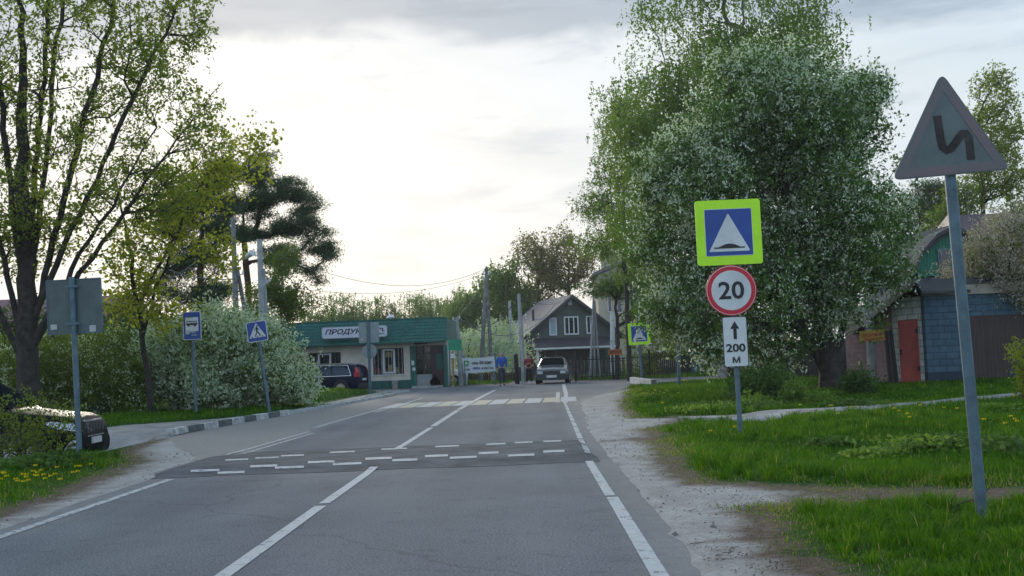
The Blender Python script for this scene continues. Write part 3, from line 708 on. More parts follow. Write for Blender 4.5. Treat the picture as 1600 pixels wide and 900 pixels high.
# small black post, orange board, white post
root = thing('black_post', 'thick black post beside the man in blue', 'post', tuple(at(808, 600, 63))); mb = MB(); mb.tube(tuple(at(808.5, 600, 63)), tuple(at(806, 554, 63)), .13, .12, 8); mb.build('post_shaft', M_dmetal, root); mb = MB(); mb.tube(tuple(at(806, 554, 63)), tuple(at(806, 552.5, 63)), .16, .05, 8); mb.build('post_cap', M_dmetal, root)
M_or = material('orange_board', (.45, .12, .03), .7, 0, .15, 6)
root = thing('notice_board', 'small orange board hung on the black metal fence', 'sign', tuple(at(961, 550, 61.8))); ORG[:] = list(root.location)
mb = MB(); a, b = at(951, 555, 61.8), at(971.5, 545.5, 61.8); mb.box(a[0], b[0], 61.74, 61.78, a[2], b[2]); o = mb.build('board', M_or, root); text(o, 'сдается дом', a[0]-root.location.x+.05, b[0]-root.location.x-.05, -.07, .07, -.065, M_black, .01)
mb = MB(); mb.box(a[0]+.1, a[0]+.14, 61.785, 61.81, a[2], b[2]); mb.box(b[0]-.14, b[0]-.1, 61.785, 61.81, a[2], b[2]); mb.build('bracket', M_dmetal, root)
ORG[:] = list(at(957, 545, 70)); mb = MB(); mb.tube(tuple(at(958, 600, 70)), tuple(at(956.5, 488, 70)), .16, .13, 10); tag(mb.build('white_post', M_white, smooth=True), 'white painted post standing behind the black metal fence', 'post')
# yellow sign on the right
M_yb = material('yellow_board', (.48, .33, .02), .6, 0, .12, 4)
root = thing('advert_board', 'yellow board with two lines of red letters on the black gate', 'sign', tuple(at(1363, 525, 37))); k = 37./FPX
mb = MB(); q = [at(1343, 534, 37), at(1384, 531, 37), at(1383, 514, 37), at(1343, 517.5, 37)]; o = MB().prism([(p[0], p[2]) for p in q], 36.97, 37.0).build('board', M_yb, root)
c_ = np.array(root.location)
def yrel(px, py): p = at(px, py, 37)-c_; return p[0], p[2]
x0, z0 = yrel(1347, 526); x1, z1 = yrel(1381.5, 516.5)
t_ = text(o, 'ПИЛОМАТЕРИАЛЫ', x0, x1, -.03, .10, -.035, M_red, .03); t_.rotation_euler.y = R_(-4)
t_ = text(o, 'шиномонтаж', x0+.05, x1-.02, -.14, -.06, -.035, M_red, .03); t_.rotation_euler.y = R_(-4)

# ------------------------------------------------------------------ cars
root_surf = [None]
def surf_patch(root, surf, name, mat, xs, zlo, zhi, s, nz=4, off=.012):
    mb = MB(); g = [[surf(x, a+(b-a)*j/nz, s, off) for j in range(nz+1)] for x, a, b in zip(xs, zlo, zhi)]
    for i in range(len(xs)-1):
        for j in range(nz): mb.add([g[i][j], g[i+1][j], g[i+1][j+1], g[i][j+1]], [(0, 1, 2, 3)])
    return mb.build(name, mat, root, recalc=False, smooth=True)
def car(name, label, loc, rz, st, W, paint, glass, wheels, wr, sides, shield, rear, extras, group=None, lower=None):
    root = thing(name, label, 'car', loc, (0, 0, rz), group, local=True)
    st = np.array(st, float)  # x, zb, half width at waist factor, zbelt, wbelt, zroof, wroof
    X = np.unique(np.concatenate([np.linspace(st[0, 0], st[-1, 0], 64), st[:, 0]]))
    def S(x): return [np.interp(x, st[:, 0], st[:, i]) for i in range(1, 7)]
    def ring(x):
        zb, wf, zbelt, wb, zr, wr_ = S(x)
        h = [(0, zb), (W*wf*.86, zb), (W*wf*.97, zb+.07), (W*wf, zb+(zbelt-zb)*.45), (W*wf*.99, zb+(zbelt-zb)*.72), (wb*W*wf, zbelt-.02), (wb*W*wf*.985, zbelt+.01), ((wb*.985*.35+wr_*.65)*W*wf, zbelt+(zr-zbelt)*.65), (wr_*W*wf, zr-.04*min(1, (zr-zbelt)*3)-.01), (wr_*W*wf*.86, zr), (0, zr+.03)]
        return h
    mb = MB(); vs = []; nr = 0
    for x in X:
        h = ring(x); full = [(x, y, z) for y, z in h]+[(x, -y, z) for y, z in h[-2:0:-1]]; nr = len(full); vs += full
    fs = [(i*nr+j, i*nr+(j+1) % nr, (i+1)*nr+(j+1) % nr, (i+1)*nr+j) for i in range(len(X)-1) for j in range(nr)]
    fs += [tuple(range(nr)), tuple(range((len(X)-1)*nr, len(X)*nr))[::-1]]
    mb.add(vs, fs); mb.build('body', paint, root, smooth=True)
    def sidept(x, t, s, off=.008):
        zb, wf, zbelt, wb, zr, wr_ = S(x); y0, z0 = wb*W*wf*.985, zbelt+.01; y1, z1 = wr_*W*wf, zr-.05
        ym, zm = (wb*.985*.35+wr_*.65)*W*wf, zbelt+(zr-zbelt)*.65
        if t < .65: f = t/.65; y, z = y0+(ym-y0)*f, z0+(zm-z0)*f
        else: f = (t-.65)/.35; y, z = ym+(y1-ym)*f, zm+(z1-zm)*f
        return (x, s*(y+off), z)
    for (xa, xb, xta, xtb) in sides:   # bottom from xa..xb, top from xta..xtb
        for s in (-1, 1):
            mb = MB(); n = 10; g = [[sidept((xa+(xb-xa)*i/n)*(1-t)+(xta+(xtb-xta)*i/n)*t, .06+t*.86, s) for i in range(n+1)] for t in (0, .33, .65, 1)]
            for j in range(3):
                for i in range(n): mb.add([g[j][i], g[j][i+1], g[j+1][i+1], g[j+1][i]], [(0, 1, 2, 3)])
            mb.build('side_window', glass, root, recalc=False, smooth=True)
    M_dusty = material('dusty_windscreen', (.014, .016, .018), .95, 0, .3, 6, spec=.0)
    def screen(nm, xa, xb):
        mb = MB(); n = 8; g = []
        for i in range(n+1):
            x = xa+(xb-xa)*i/n; zb, wf, zbelt, wb, zr, wr_ = S(x); row = []
            for t in np.linspace(-1, 1, 9):
                a = abs(t); y = t*wr_*W*wf*.9; z = zr+.03*(1-a/.86) if a < .86 else zr-.003
                row.append((x+(.012 if xb > 0 and nm == 'windscreen' else -.012), y, max(z, zr)+.012))
            g.append(row)
        for i in range(n):
            for j in range(8): mb.add([g[i][j], g[i+1][j], g[i+1][j+1], g[i][j+1]], [(0, 1, 2, 3)])
        mb.build(nm, M_dusty, root, recalc=False, smooth=True)
    if shield: screen('windscreen', *shield)
    if rear: screen('rear_window', *rear)
    M_ty = material('tyre_rubber', (.015, .015, .016), .85); M_rim = material('alloy', (.35, .36, .37), .35, .8)
    for x in wheels:
        for s in (-1, 1):
            mb = MB(); mb.tube((x, s*(W-.12), wr*1.02), (x, s*(W+.004), wr*1.02), wr*1.13, wr*1.13, 28); mb.build('wheel_arch', M_dmetal, root)
            mb = MB(); y0, y1 = s*(W-.20), s*(W+.02)
            mb.tube((x, y0, wr), (x, y1-s*.03, wr), wr, wr, 28); mb.tube((x, y1-s*.03, wr), (x, y1, wr), wr, wr*.9, 28); wh = mb.build('wheel', M_ty, root, smooth=True)
            mb = MB(); mb.tube((x, y1-s*.01, wr), (x, y1+s*.006, wr), wr*.66, wr*.64, 24)
            for q in range(5):
                a = 2*math.pi*q/5; mb.tube((x, y1+s*.014, wr), (x+math.cos(a)*wr*.6, y1+s*.014, wr+math.sin(a)*wr*.6), .035, .03, 6)
            mb.build('rim', M_rim, wh)
    for nm, mt_, boxes in extras:
        mb = MB()
        for bx in boxes:
            if len(bx) == 6: mb.box(*bx)
            else: mb.add(*bx)
        mb.build(nm, mt_, root)
    def surf(x, z, s, off=.012):
        h = ring(x); zs = [q[1] for q in h[1:9]]; ys_ = [q[0] for q in h[1:9]]; return (x+off*.5, s*(float(np.interp(z, zs, ys_))+off), z)
    root_surf[0] = surf
    return root, sidept
M_glass = material('dark_car_glass', (.010, .013, .017), .30, 0, .05, 2, spec=.10)
M_glassb = material('blue_car_glass', (.010, .030, .06), .12, 0, .05, 2, spec=.4)
M_pblack = material('black_car_paint', (.004, .004, .005), .38, 0, .05, 2, spec=.06, coat=.0)
M_pblue = material('navy_car_paint', (.003, .007, .030), .18, 0, .05, 2, spec=.10, coat=.0)
M_psilv = material('dark_teal_car_paint', (.050, .065, .07), .25, 0, .05, 2, coat=.5)
M_pwh = material('white_car_paint', (.65, .68, .70), .35, 0, .05, 2, coat=.4)
M_chrome = material('bright_trim', (.55, .57, .58), .22, .9, .05, 2)
M_lamp = material('headlamp_glass', (.45, .50, .55), .12, .2, .1, 12, spec=.9)
M_rlamp = material('tail_lamp_glass', (.50, .02, .03), .2, 0, .1, 5, spec=.8)
M_plate = material('number_plate_white', (.55, .57, .58), .5)
suv = [(-2.35, .42, .84, .85, .95, 1.05, .80), (-2.25, .28, .95, .95, .95, 1.50, .72), (-2.0, .25, 1, 1.0, .95, 1.64, .70), (-1.2, .24, 1, 1.0, .95, 1.70, .72), (.1, .24, 1, .99, .95, 1.70, .71), (.45, .24, 1, .98, .95, 1.62, .71), (1.25, .24, 1, .99, .93, 1.10, .84), (1.6, .24, 1, .98, .92, 1.05, .85), (2.15, .25, .985, .92, .88, .985, .82), (2.32, .24, .93, .84, .86, .92, .80), (2.42, .26, .84, .70, .88, .78, .84), (2.44, .30, .80, .60, .9, .64, .88)]
Wc = .97
def poly3(pts, th):  # thin solid from a 3D polygon, thickness along +x
    n = len(pts); return ([tuple(p) for p in pts]+[(p[0]+th, p[1], p[2]) for p in pts], [tuple(range(n))[::-1], tuple(range(n, 2*n))]+[(k, (k+1) % n, n+(k+1) % n, n+k) for k in range(n)])
ex = []
ex.append(('grille', M_dmetal, [poly3([(2.405, -.42, .62), (2.405, .42, .62), (2.40, .46, .74), (2.34, .40, .86), (2.34, -.40, .86), (2.40, -.46, .74)], .035)]))
ex.append(('grille_trim', M_chrome, [(2.36, 2.40, -.47, .47, .855, .885), (2.43, 2.45, -.44, .44, .60, .615)]+[(2.40+.008*(i % 2), 2.445, -.40+.16*i, -.395+.16*i, .62, .84) for i in range(6)]))
ex.append(('lower_grille', M_dmetal, [poly3([(2.41, -.40, .32), (2.41, .40, .32), (2.41, .52, .48), (2.41, -.52, .48)], .03)]))
ex.append(('number_plate', M_plate, [(2.445, 2.465, -.26, .26, .47, .58)]))
ex.append(('skid_plate', M_chrome, [(2.36, 2.45, -.62, .62, .235, .275)]))
P = at(178, 676, 21.3); fx = P[0]; rz = R_(3); cxw = fx-2.44*math.cos(rz); cyw = 20.4-2.44*math.sin(rz)
bmw, _ = car('parked_car', 'black SUV with chrome bumper trim parked behind the twiggy shrub', (cxw, cyw, -.31), rz, suv, Wc, M_pblack, M_glass, (-1.48, 1.45), .38, [(-.95, .15, -.85, .02), (.22, 1.05, .1, .4), (-1.9, -1.05, -1.8, -.95)], (.5, 1.18), (-2.24, -2.1), ex)
sf = root_surf[0]
for s in (-1, 1):
    surf_patch(bmw, sf, 'headlight', M_lamp, [1.88, 2.0, 2.1, 2.2, 2.3, 2.36, 2.40], [.86, .80, .77, .75, .73, .72, .72], [.89, .90, .885, .865, .85, .82, .785], s)
    surf_patch(bmw, sf, 'fog_light_frame', M_chrome, [2.20, 2.28, 2.34, 2.38, 2.42, 2.438], [.40, .33, .31, .31, .31, .32], [.42, .54, .57, .56, .545, .53], s)
    surf_patch(bmw, sf, 'fog_light', M_dmetal, [2.25, 2.30, 2.35, 2.39, 2.425], [.40, .36, .345, .345, .355], [.47, .51, .53, .525, .51], s, 4, .02)
    surf_patch(bmw, sf, 'fog_lamp_strip', M_lamp, [2.27, 2.32, 2.38, 2.42], [.43, .43, .43, .44], [.455, .465, .465, .46], s, 1, .026)
    surf_patch(bmw, sf, 'sill_trim', M_chrome, [-1.0, -.4, .3, .95], [.30]*4, [.33]*4, s, 1)
    mb = MB(); mb.tube((.85, s*.96, 1.05), (.85, s*1.10, 1.07), .03, .05, 8); mb.tube((.80, s*1.05, 1.10), (.84, s*1.20, 1.10), .10, .08, 10); mb.build('wing_mirror', M_pblack, bmw, smooth=True)
ve = [('window_trim', M_chrome, []), ('tail_lamp', M_rlamp, []), ('tail_lamp', M_rlamp, [])]
ex = []
for s in (-1, 1):
    ex.append(('tail_lamp', M_rlamp, [poly3([(-2.37, s*.62, .92), (-2.30, s*.90, .90), (-2.28, s*.90, 1.16), (-2.36, s*.72, 1.16)], .10)]))
    ex.append(('tail_lamp_upper', M_rlamp, [poly3([(-2.34, s*.70, 1.16), (-2.28, s*.84, 1.16), (-2.20, s*.70, 1.38), (-2.24, s*.66, 1.38)], .05)]))
    ex.append(('roof_rail', M_chrome, [(-1.9, .2, s*.66-.02, s*.66+.02, 1.59, 1.62)]))
ex.append(('number_plate', M_plate, [(-2.39, -2.36, -.26, .26, .72, .83)])); ex.append(('rear_bumper', M_dmetal, [(-2.42, -2.28, -.80, .80, .34, .58)]))
rz = R_(180-13); P = at(578, 600, 57.2); rear_x = P[0]-.35
wag = [(a, b, c, d_ if d_ < .9 else d_*.97, e, f*(.93 if f > 1.2 else .97), g) for a, b, c, d_, e, f, g in suv]
volvo, sp_ = car('parked_car', 'dark navy estate car with bright window trim parked in front of the shop', (rear_x+2.35*math.cos(rz)*1, 57.6+2.35*math.sin(rz), -.12), rz, wag, .95, M_pblue, M_glassb, (-1.48, 1.45), .37, [(-.95, .15, -.85, .02), (.22, 1.15, .1, .42), (-2.0, -1.02, -1.75, -.95)], (.5, 1.18), (-2.24, -2.1), ex)
for s in (-1, 1):
    mb = MB(); pts = [sp_(x, .0, s, .02) for x in np.linspace(-2.02, 1.25, 14)]+[sp_(x, .97, s, .02) for x in np.linspace(.4, -1.78, 12)]+[sp_(-2.02, .0, s, .02)]
    mb.path(pts, .022, 5); mb.build('window_trim', M_chrome, volvo)
lada = [(-1.95, .35, .85, .70, .95, .95, .86), (-1.85, .25, .97, .86, .93, 1.05, .80), (-1.5, .2, 1, .88, .93, 1.30, .72), (-1.1, .2, 1, .88, .93, 1.375, .70), (.15, .2, 1, .88, .93, 1.375, .70), (.85, .2, 1, .89, .93, .95, .86), (1.0, .2, 1, .88, .93, .92, .87), (1.75, .2, .99, .80, .92, .82, .88), (1.95, .22, .96, .70, .95, .745, .93), (2.0, .24, .95, .62, .96, .66, .95)]
M_lb = material('dark_teal_bumper', (.02, .03, .036), .55)
ex = [('front_bumper', M_lb, [(1.9, 2.10, -.80, .80, .22, .50)]), ('grille', M_lb, [(1.98, 2.03, -.50, .50, .52, .68)]),
      ('headlight', M_lamp, [(1.98, 2.04, .46, .74, .53, .675)]), ('headlight', M_lamp, [(1.98, 2.04, -.74, -.46, .53, .675)]), ('number_plate', M_plate, [(2.10, 2.12, -.27, .27, .33, .46)]),
      ('wiper', M_dmetal, [(.88, .90, -.5, .1, .99, 1.0)]), ('wing_mirror', M_dmetal, [(.60, .72, .84, 1.0, .92, 1.03)]), ('wing_mirror', M_dmetal, [(.60, .72, -1.0, -.84, .92, 1.03)]), ('sun_visor_strip', M_pwh, [(.16, .2, -.5, .5, 1.376, 1.39)])]
P = at(871, 597.5, 60)
car('car', 'old dark teal hatchback with dark bumper facing the camera on the road', (P[0]-.15, 62.0, 0), R_(-94), lada, .87, M_psilv, M_glass, (-1.25, 1.2), .29, [(-.9, .05, -.85, .0), (.12, .72, .06, .16), (-1.5, -1.0, -1.3, -.95)], (.2, .8), (-1.82, -1.5), ex)
P = at(715, 603, 64.5)
ex = [('tail_lamp', M_rlamp, [(-1.98, -1.93, .5, .72, .55, .75)]), ('tail_lamp', M_rlamp, [(-1.98, -1.93, -.72, -.5, .55, .75)])]
car('parked_car', 'white car half hidden behind the shop poles', (P[0]-1.55, 67.0, -.02), R_(4), lada, .86, M_pwh, M_glass, (-1.25, 1.2), .29, [(-.9, .05, -.85, .0), (.12, .72, .06, .16)], (.2, .8), None, ex)

# ------------------------------------------------------------------ people
def skin(name, chains, mat, parent, sub=1, root_i=0):
    """chains: list of polylines of (x,y,z,r); equal start points are merged into one body"""
    vs = []; rs = []; es = []; idx = {}
    def vi(p):
        kx = tuple(round(c, 4) for c in p[:3])
        if kx not in idx: idx[kx] = len(vs); vs.append(p[:3]); rs.append(p[3])
        return idx[kx]
    for ch in chains:
        ii = [vi(p) for p in ch]
        es += list(zip(ii[:-1], ii[1:]))
    me = bpy.data.meshes.new(name); me.from_pydata(vs, es, []); o = bpy.data.objects.new(name, me); COL.objects.link(o)
    md = o.modifiers.new('s', 'SKIN'); md.use_smooth_shade = True
    for i, d in enumerate(me.skin_vertices[0].data):
        r = rs[i]; d.radius = (r, r) if not isinstance(r, tuple) else r; d.use_root = (i == root_i)
    ms = o.modifiers.new('u', 'SUBSURF'); ms.levels = sub; ms.render_levels = sub
    dg = bpy.context.evaluated_depsgraph_get(); m2 = bpy.data.meshes.new_from_object(o.evaluated_get(dg)); bpy.data.objects.remove(o)
    m2.materials.clear(); m2.name = name
    o = link_mesh(name, m2, mat, parent); m2.shade_smooth(); return o
def person(label, px, py, Y, hgt, pose, M_top, M_leg, M_shoe, M_hair, hairlen, face=0.0, scale_w=1.0, hem=None):
    B = at(px, py, Y); root = thing('person', label, 'person', (B[0], B[1], 0), (0, 0, face), local=True)
    k = hgt/1.76; w_ = scale_w
    sc = lambda p: (p[0]*k*w_, p[1]*k, p[2]*k, p[3]*k)
    pel, chest, neck, head = (0, 0, .93, .125), (0, .0, 1.32, .135), (0, 0, 1.50, .058), (0, -.015, 1.60, .085)
    crown = (0, 0, 1.69, .078); waist = (0, 0, 1.10, .120)
    A = pose
    sh = {s: (s*.175, 0, 1.42, .062) for s in (-1, 1)}
    hip = {s: (s*.09, 0, .88, .088) for s in (-1, 1)}
    M_skin = material('skin', (.42, .26, .19), .6, 0, .05, 6)
    body = [[pel, waist, chest, neck, head, crown], [head, (0, -.105, 1.585, .016)]]
    for s in (-1, 1):
        el, wr, hd = A['arm'][s]; kn, an, toe = A['leg'][s]
        body += [[chest, (s*.17, 0, 1.41, .055), (*el, .042), (*wr, .028), (*hd, .030)]]
        body += [[pel, (s*.09, 0, .87, .08), (*kn, .055), (*an, .04), (*toe, .033)]]
        h = Vector(hd); d = (h-Vector(wr)).normalized(); sd = d.orthogonal().normalized()
        for f in range(4):
            b = h+sd*(f-1.5)*.018; body += [[(*hd, .030), tuple(b+d*.04)+(.009,), tuple(b+d*(.075+.008*(1.5-abs(f-1.5))))+(.008,)]]
        body += [[(*hd, .030), tuple(h+sd*.045+d*.01)+(.011,), tuple(h+sd*.055+d*.04)+(.009,)]]
        body += [[head, (s*.085, .01, 1.60, .014)]]
    bo = skin('body', [[sc(p) for p in c] for c in body], M_skin, root)
    top_ = [[(0, 0, .90, .150), (0, 0, 1.10, .150), (0, 0, 1.32, .160), (0, .0, 1.47, .085)]]
    for s in (-1, 1):
        el, wr, hd = A['arm'][s]; top_ += [[(0, 0, 1.32, .160), (s*.18, 0, 1.41, .078), (*el, .062), (*wr, .046)]]
    skin('jacket', [[sc(p) for p in c] for c in top_], M_top, root)
    if hem: 
        skin('shirt_hem', [[sc((0, 0, .84, .150)), sc((0, 0, .905, .152))]], hem, root)
    lg = [[(0, 0, .96, .140), (0, 0, .90, .142)]]
    for s in (-1, 1):
        kn, an, toe = A['leg'][s]; lg += [[(0, 0, .90, .142), (s*.095, 0, .80, .098), (*kn, .072), (an[0], an[1], an[2]+.02, .056)]]
    skin('trousers', [[sc(p) for p in c] for c in lg], M_leg, root)
    for s in (-1, 1):
        kn, an, toe = A['leg'][s]; t = Vector(toe); a = Vector(an); skin('shoe', [[sc((a.x, a.y+.03, a.z-.02, .052)), sc(((a.x+t.x)/2, (a.y+t.y)/2, (a.z+t.z)/2-.01, .050)), sc((t.x, t.y-.02, t.z, .040))]], M_shoe, root)
        M_eye = M_black; mb = MB(); mb.tube((s*.032*k, -.100*k, 1.615*k), (s*.032*k, -.108*k, 1.615*k), .010, .008, 6); mb.build('eye', M_eye, bo)
    mb = MB(); mb.box(-.025*k, .025*k, -.112*k, -.098*k, 1.548*k, 1.556*k); mb.build('mouth', material('lips', (.3, .1, .09), .6), bo)
    hair = [[(0, .02, 1.64, .088), (0, .01, 1.70, .082)]]
    if hairlen: hair += [[(0, .02, 1.64, .088), (0, .07, 1.56, .075), (0, .09, 1.44, .06)]]
    skin('hair', [[sc(p) for p in c] for c in hair], M_hair, root)
    return root
M_jblue = material('blue_jacket_cloth', (.008, .10, .42), .75, 0, .2, 9, .3, 25); M_jeans = material('navy_trousers_cloth', (.015, .035, .075), .85, 0, .2, 9, .3, 25)
M_jred = material('dark_red_jacket_cloth', (.22, .018, .035), .75, 0, .25, 9, .3, 25); M_leg = material('black_leggings', (.012, .012, .016), .8)
M_hb = material('brown_hair', (.06, .035, .022), .7); M_hg = material('grey_hair', (.16, .14, .13), .7)
person('man in a blue jacket and dark jeans walking with arms down', 785, 602, 59, 1.80,
       {'arm': {-1: ((-.215, .03, 1.14), (-.225, -.03, .90), (-.235, -.05, .83)), 1: ((.215, .05, 1.15), (.22, .0, .92), (.225, -.02, .85))},
        'leg': {-1: ((-.10, -.08, .48), (-.10, -.10, .09), (-.11, -.24, .045)), 1: ((.10, -.02, .48), (.09, .12, .12), (.10, .0, .05))}}, M_jblue, M_jeans, M_black, M_hg, False, R_(8), 1.12)
person('woman in a dark red jacket and black leggings with white trainers', 827, 598, 62, 1.64,
       {'arm': {-1: ((-.21, -.02, 1.15), (-.12, -.20, 1.10), (-.06, -.24, 1.13)), 1: ((.21, -.02, 1.15), (.13, -.20, 1.14), (.07, -.24, 1.18))},
        'leg': {-1: ((-.09, -.04, .48), (-.12, -.05, .09), (-.16, -.19, .045)), 1: ((.09, -.02, .48), (.13, .04, .09), (.18, -.09, .045))}}, M_jred, M_leg, M_pwh, M_hb, True, R_(-5), 1.12, hem=M_pwh)
# ------------------------------------------------------------------ buildings
def wave_material(name, c1, c2, scale, axis_, rough=.6, bump=.4, metal=0.0):
    mt = open_mat(name); out = N('ShaderNodeOutputMaterial'); b = N('ShaderNodeBsdfPrincipled'); L(b.outputs[0], out.inputs[0])
    t = N('ShaderNodeTexCoord').outputs['Object']; wv = N('ShaderNodeTexWave'); wv.bands_direction = axis_; wv.inputs['Scale'].default_value = scale; wv.inputs['Distortion'].default_value = .3; wv.inputs['Detail'].default_value = 2
    L(t, wv.inputs['Vector']); c = ramp(noise(1.6, 5, .6, t), [(.3, c1), (.7, c2)]); 
    c = mixc(1.0, c, ramp(wv.outputs['Fac'], [(0, (.72, .72, .72)), (.25, (1, 1, 1))]), 'MULTIPLY')
    L(c, b.inputs['Base Color']); b.inputs['Roughness'].default_value = rough; b.inputs['Metallic'].default_value = metal
    bp = N('ShaderNodeBump'); bp.inputs['Strength'].default_value = bump; bp.inputs['Distance'].default_value = .04; L(wv.outputs['Fac'], bp.inputs['Height']); L(bp.outputs[0], b.inputs['Normal'])
    return mt
def block_material(name, c1, c2, mortar, sx=.5, sz=.25, axis_='x'):
    mt = open_mat(name); out = N('ShaderNodeOutputMaterial'); b = N('ShaderNodeBsdfPrincipled'); L(b.outputs[0], out.inputs[0])
    t = N('ShaderNodeTexCoord').outputs['Object']; s = N('ShaderNodeSeparateXYZ'); L(t, s.inputs[0]); cbn = N('ShaderNodeCombineXYZ')
    L(vmath('ADD', s.outputs[0], s.outputs[1]), cbn.inputs[0]); L(s.outputs[2], cbn.inputs[1])
    br = N('ShaderNodeTexBrick'); br.inputs['Scale'].default_value = 1; br.inputs['Brick Width'].default_value = sx; br.inputs['Row Height'].default_value = sz; br.inputs['Mortar Size'].default_value = .018; br.inputs['Mortar Smooth'].default_value = .4
    br.inputs['Color1'].default_value = (*c1, 1); br.inputs['Color2'].default_value = (*c2, 1); br.inputs['Mortar'].default_value = (*mortar, 1); L(cbn.outputs[0], br.inputs['Vector'])
    c = mixc(1.0, br.outputs['Color'], ramp(noise(2.5, 6, .7, t), [(.3, (.65, .65, .65)), (.65, (1.05, 1.05, 1.05))]), 'MULTIPLY')
    L(c, b.inputs['Base Color']); b.inputs['Roughness'].default_value = .85
    bp = N('ShaderNodeBump'); bp.inputs['Strength'].default_value = .5; bp.inputs['Distance'].default_value = .02; L(br.outputs['Fac'], bp.inputs['Height']); bp.invert = True; L(bp.outputs[0], b.inputs['Normal'])
    return mt
M_groof = wave_material('green_metal_tile', (.006, .10, .085), (.012, .15, .12), 3.2, 'X', .5, .5)
M_gpan = wave_material('green_metal_panel', (.006, .09, .08), (.01, .13, .11), 1.6, 'X', .5, .3)
M_cream = material('cream_plaster', (.60, .56, .49), .85, 0, .12, 1.0, .15, 40)
M_frame = material('white_window_frame', (.60, .63, .66), .5, 0, .05, 5)
M_win = material('window_glass', (.018, .024, .026), .10, 0, .5, 2.2, spec=.7)
M_red2 = material('goods_red', (.25, .03, .03), .7, 0, .5, 14); M_goods = material('goods_mixed', (.22, .17, .06), .7, 0, .9, 16, color2=(.03, .06, .03))
M_maroon = material('maroon_panel', (.045, .018, .028), .5, 0, .15, 3)
M_gdoor = material('pale_door_panel', (.30, .33, .35), .5, 0, .1, 3)
YS = 63.0; k = YS/FPX
root = thing('shop', 'low cream grocery shop with a green metal tile fascia and a white sign', 'shop', (at(697, 605, YS)[0], YS, 0))
def SX(px, py): p = at(px, py, YS); return p[0], p[2]
xr = SX(698, 560)[0]; xl = xr-13.2; zt = SX(640, 535)[1]
def wx(px, py): return SX(px, py)[0]
def wz(px, py): return SX(px, py)[1]
mb = MB(); xd0 = wx(641, 570)
# wall pieces around the openings
wins = [(wx(480.5, 580), wx(533, 577), wz(505, 586), wz(505, 551)), (wx(583, 570), wx(631, 568), wz(607, 585), wz(607, 544))]
ZB = .46
xs = [xl]+[v for w_ in wins for v in w_[:2]]+[xd0]
for i in range(0, len(xs), 2): mb.box(xs[i], xs[i+1], YS, YS+.35, ZB, zt)
for (a, b, z0, z1) in wins: mb.box(a, b, YS, YS+.35, ZB, z0); mb.box(a, b, YS, YS+.35, z1, zt)
mb.box(xd0, xr-.02, YS, YS+.35, 2.32, zt)
mb.box(xl, xl+.35, YS+.352, YS+8, 0, zt); mb.box(xr-.37, xr-.02, YS+.352, YS+8, 0, zt); mb.box(xl+.352, xr-.372, YS+7.65, YS+8, 0, zt)
mb.build('wall', M_cream, root)
mb = MB(); mb.box(xl, xd0-.0, YS-.05, YS+.352, -.05, ZB); mb.build('plinth', M_gpan, root)
# fascia: sloped green metal tiles
z0, z1 = wz(640, 534), wz(640, 499.0)
def fas(x): return 0
mb = MB(); n = 7
for i in range(n):
    a = i/n; b = (i+1)/n; ya, yb = YS-.55+.50*a, YS-.55+.50*b+.03; za, zb = z0+(z1-z0)*a, z0+(z1-z0)*b
    mb.hexa([(xl-.4, ya-.045, za), (xr+.05, ya-.045, za), (xr+.05, ya+.08, za), (xl-.4, ya+.08, za)], [(xl-.4, yb-.03, zb), (xr+.05, yb-.03, zb), (xr+.05, yb+.08, zb), (xl-.4, yb+.08, zb)])
fa = mb.build('fascia', M_groof, root)
mb = MB(); mb.box(xl-.4, xr+.06, YS-.1, YS+.12, z1-.02, z1+.06); mb.box(xl-.4, xr+.06, YS-.62, YS-.56, z0-.07, z0+.03); mb.build('edge_flashing', M_gpan, root)
mb = MB(); mb.box(xl-.3, xr, YS-.5, YS-.002, z0-.03, z0-.005); mb.build('soffit', M_gpan, root)
mb = MB(); mb.box(xl-.3, xr, YS+.12, YS+8.1, z1-.12, z1-.04); mb.build('roof', M_groof, root)
mb = MB(); mb.hexa([(xr+.051, YS-.6, z0), (xr+.09, YS-.6, z0), (xr+.09, YS+8, z0), (xr+.051, YS+8, z0)], [(xr+.051, YS-.1, z1), (xr+.09, YS-.1, z1), (xr+.09, YS+8, z1), (xr+.051, YS+8, z1)]); mb.build('side_fascia', M_gpan, root)
mb = MB(); vx, vz = SX(604, 497); mb.tube((vx, YS+2, z1-.1), (vx, YS+2, z1+.28), .17, .17, 12); mb.build('roof_vent', M_conc, root, smooth=True); mb = MB(); mb.tube((vx, YS+2, z1+.22), (vx, YS+2, z1+.40), .26, .06, 12); mb.build('vent_cowl', M_white, root, smooth=True)
# shop sign
M_lb = material('lightbox_white', (.60, .66, .76), .5, 0, .05, 2); M_txt = material('dark_maroon_letters', (.055, .02, .07), .5, 0, .3, 5)
sx0, sx1, sz0, sz1 = wx(507.5, 521), wx(607, 516), wz(557, 527.5), wz(557, 511)
sgn = MB().prism([(a, b) for a, b in rrect(sx0, sx1, sz0, sz1, .13)], YS-.80, YS-.66).build('sign_board', M_lb, root)
ring_mb(rrect(sx0-.03, sx1+.03, sz0-.03, sz1+.03, .14), rrect(sx0, sx1, sz0, sz1, .13), YS-.81, YS-.655).build('sign_frame', M_gdoor, sgn)
mb = MB(); [mb.box(sx0+f*(sx1-sx0)-.04, sx0+f*(sx1-sx0)+.04, YS-.66, YS-.3, sz0+.1, sz1-.1) for f in (.2, .8)]; mb.build('sign_bracket', M_dmetal, sgn)
rx = root.location.x; x0 = wx(511.5, 520)-rx; x1 = x0+(wx(559.5, 519)-wx(511.5, 520))*1.60
text(sgn, 'ПРОДУКТЫ', x0, x1, sz0+.14, sz1-.10, -.803, M_txt, .03, .28)
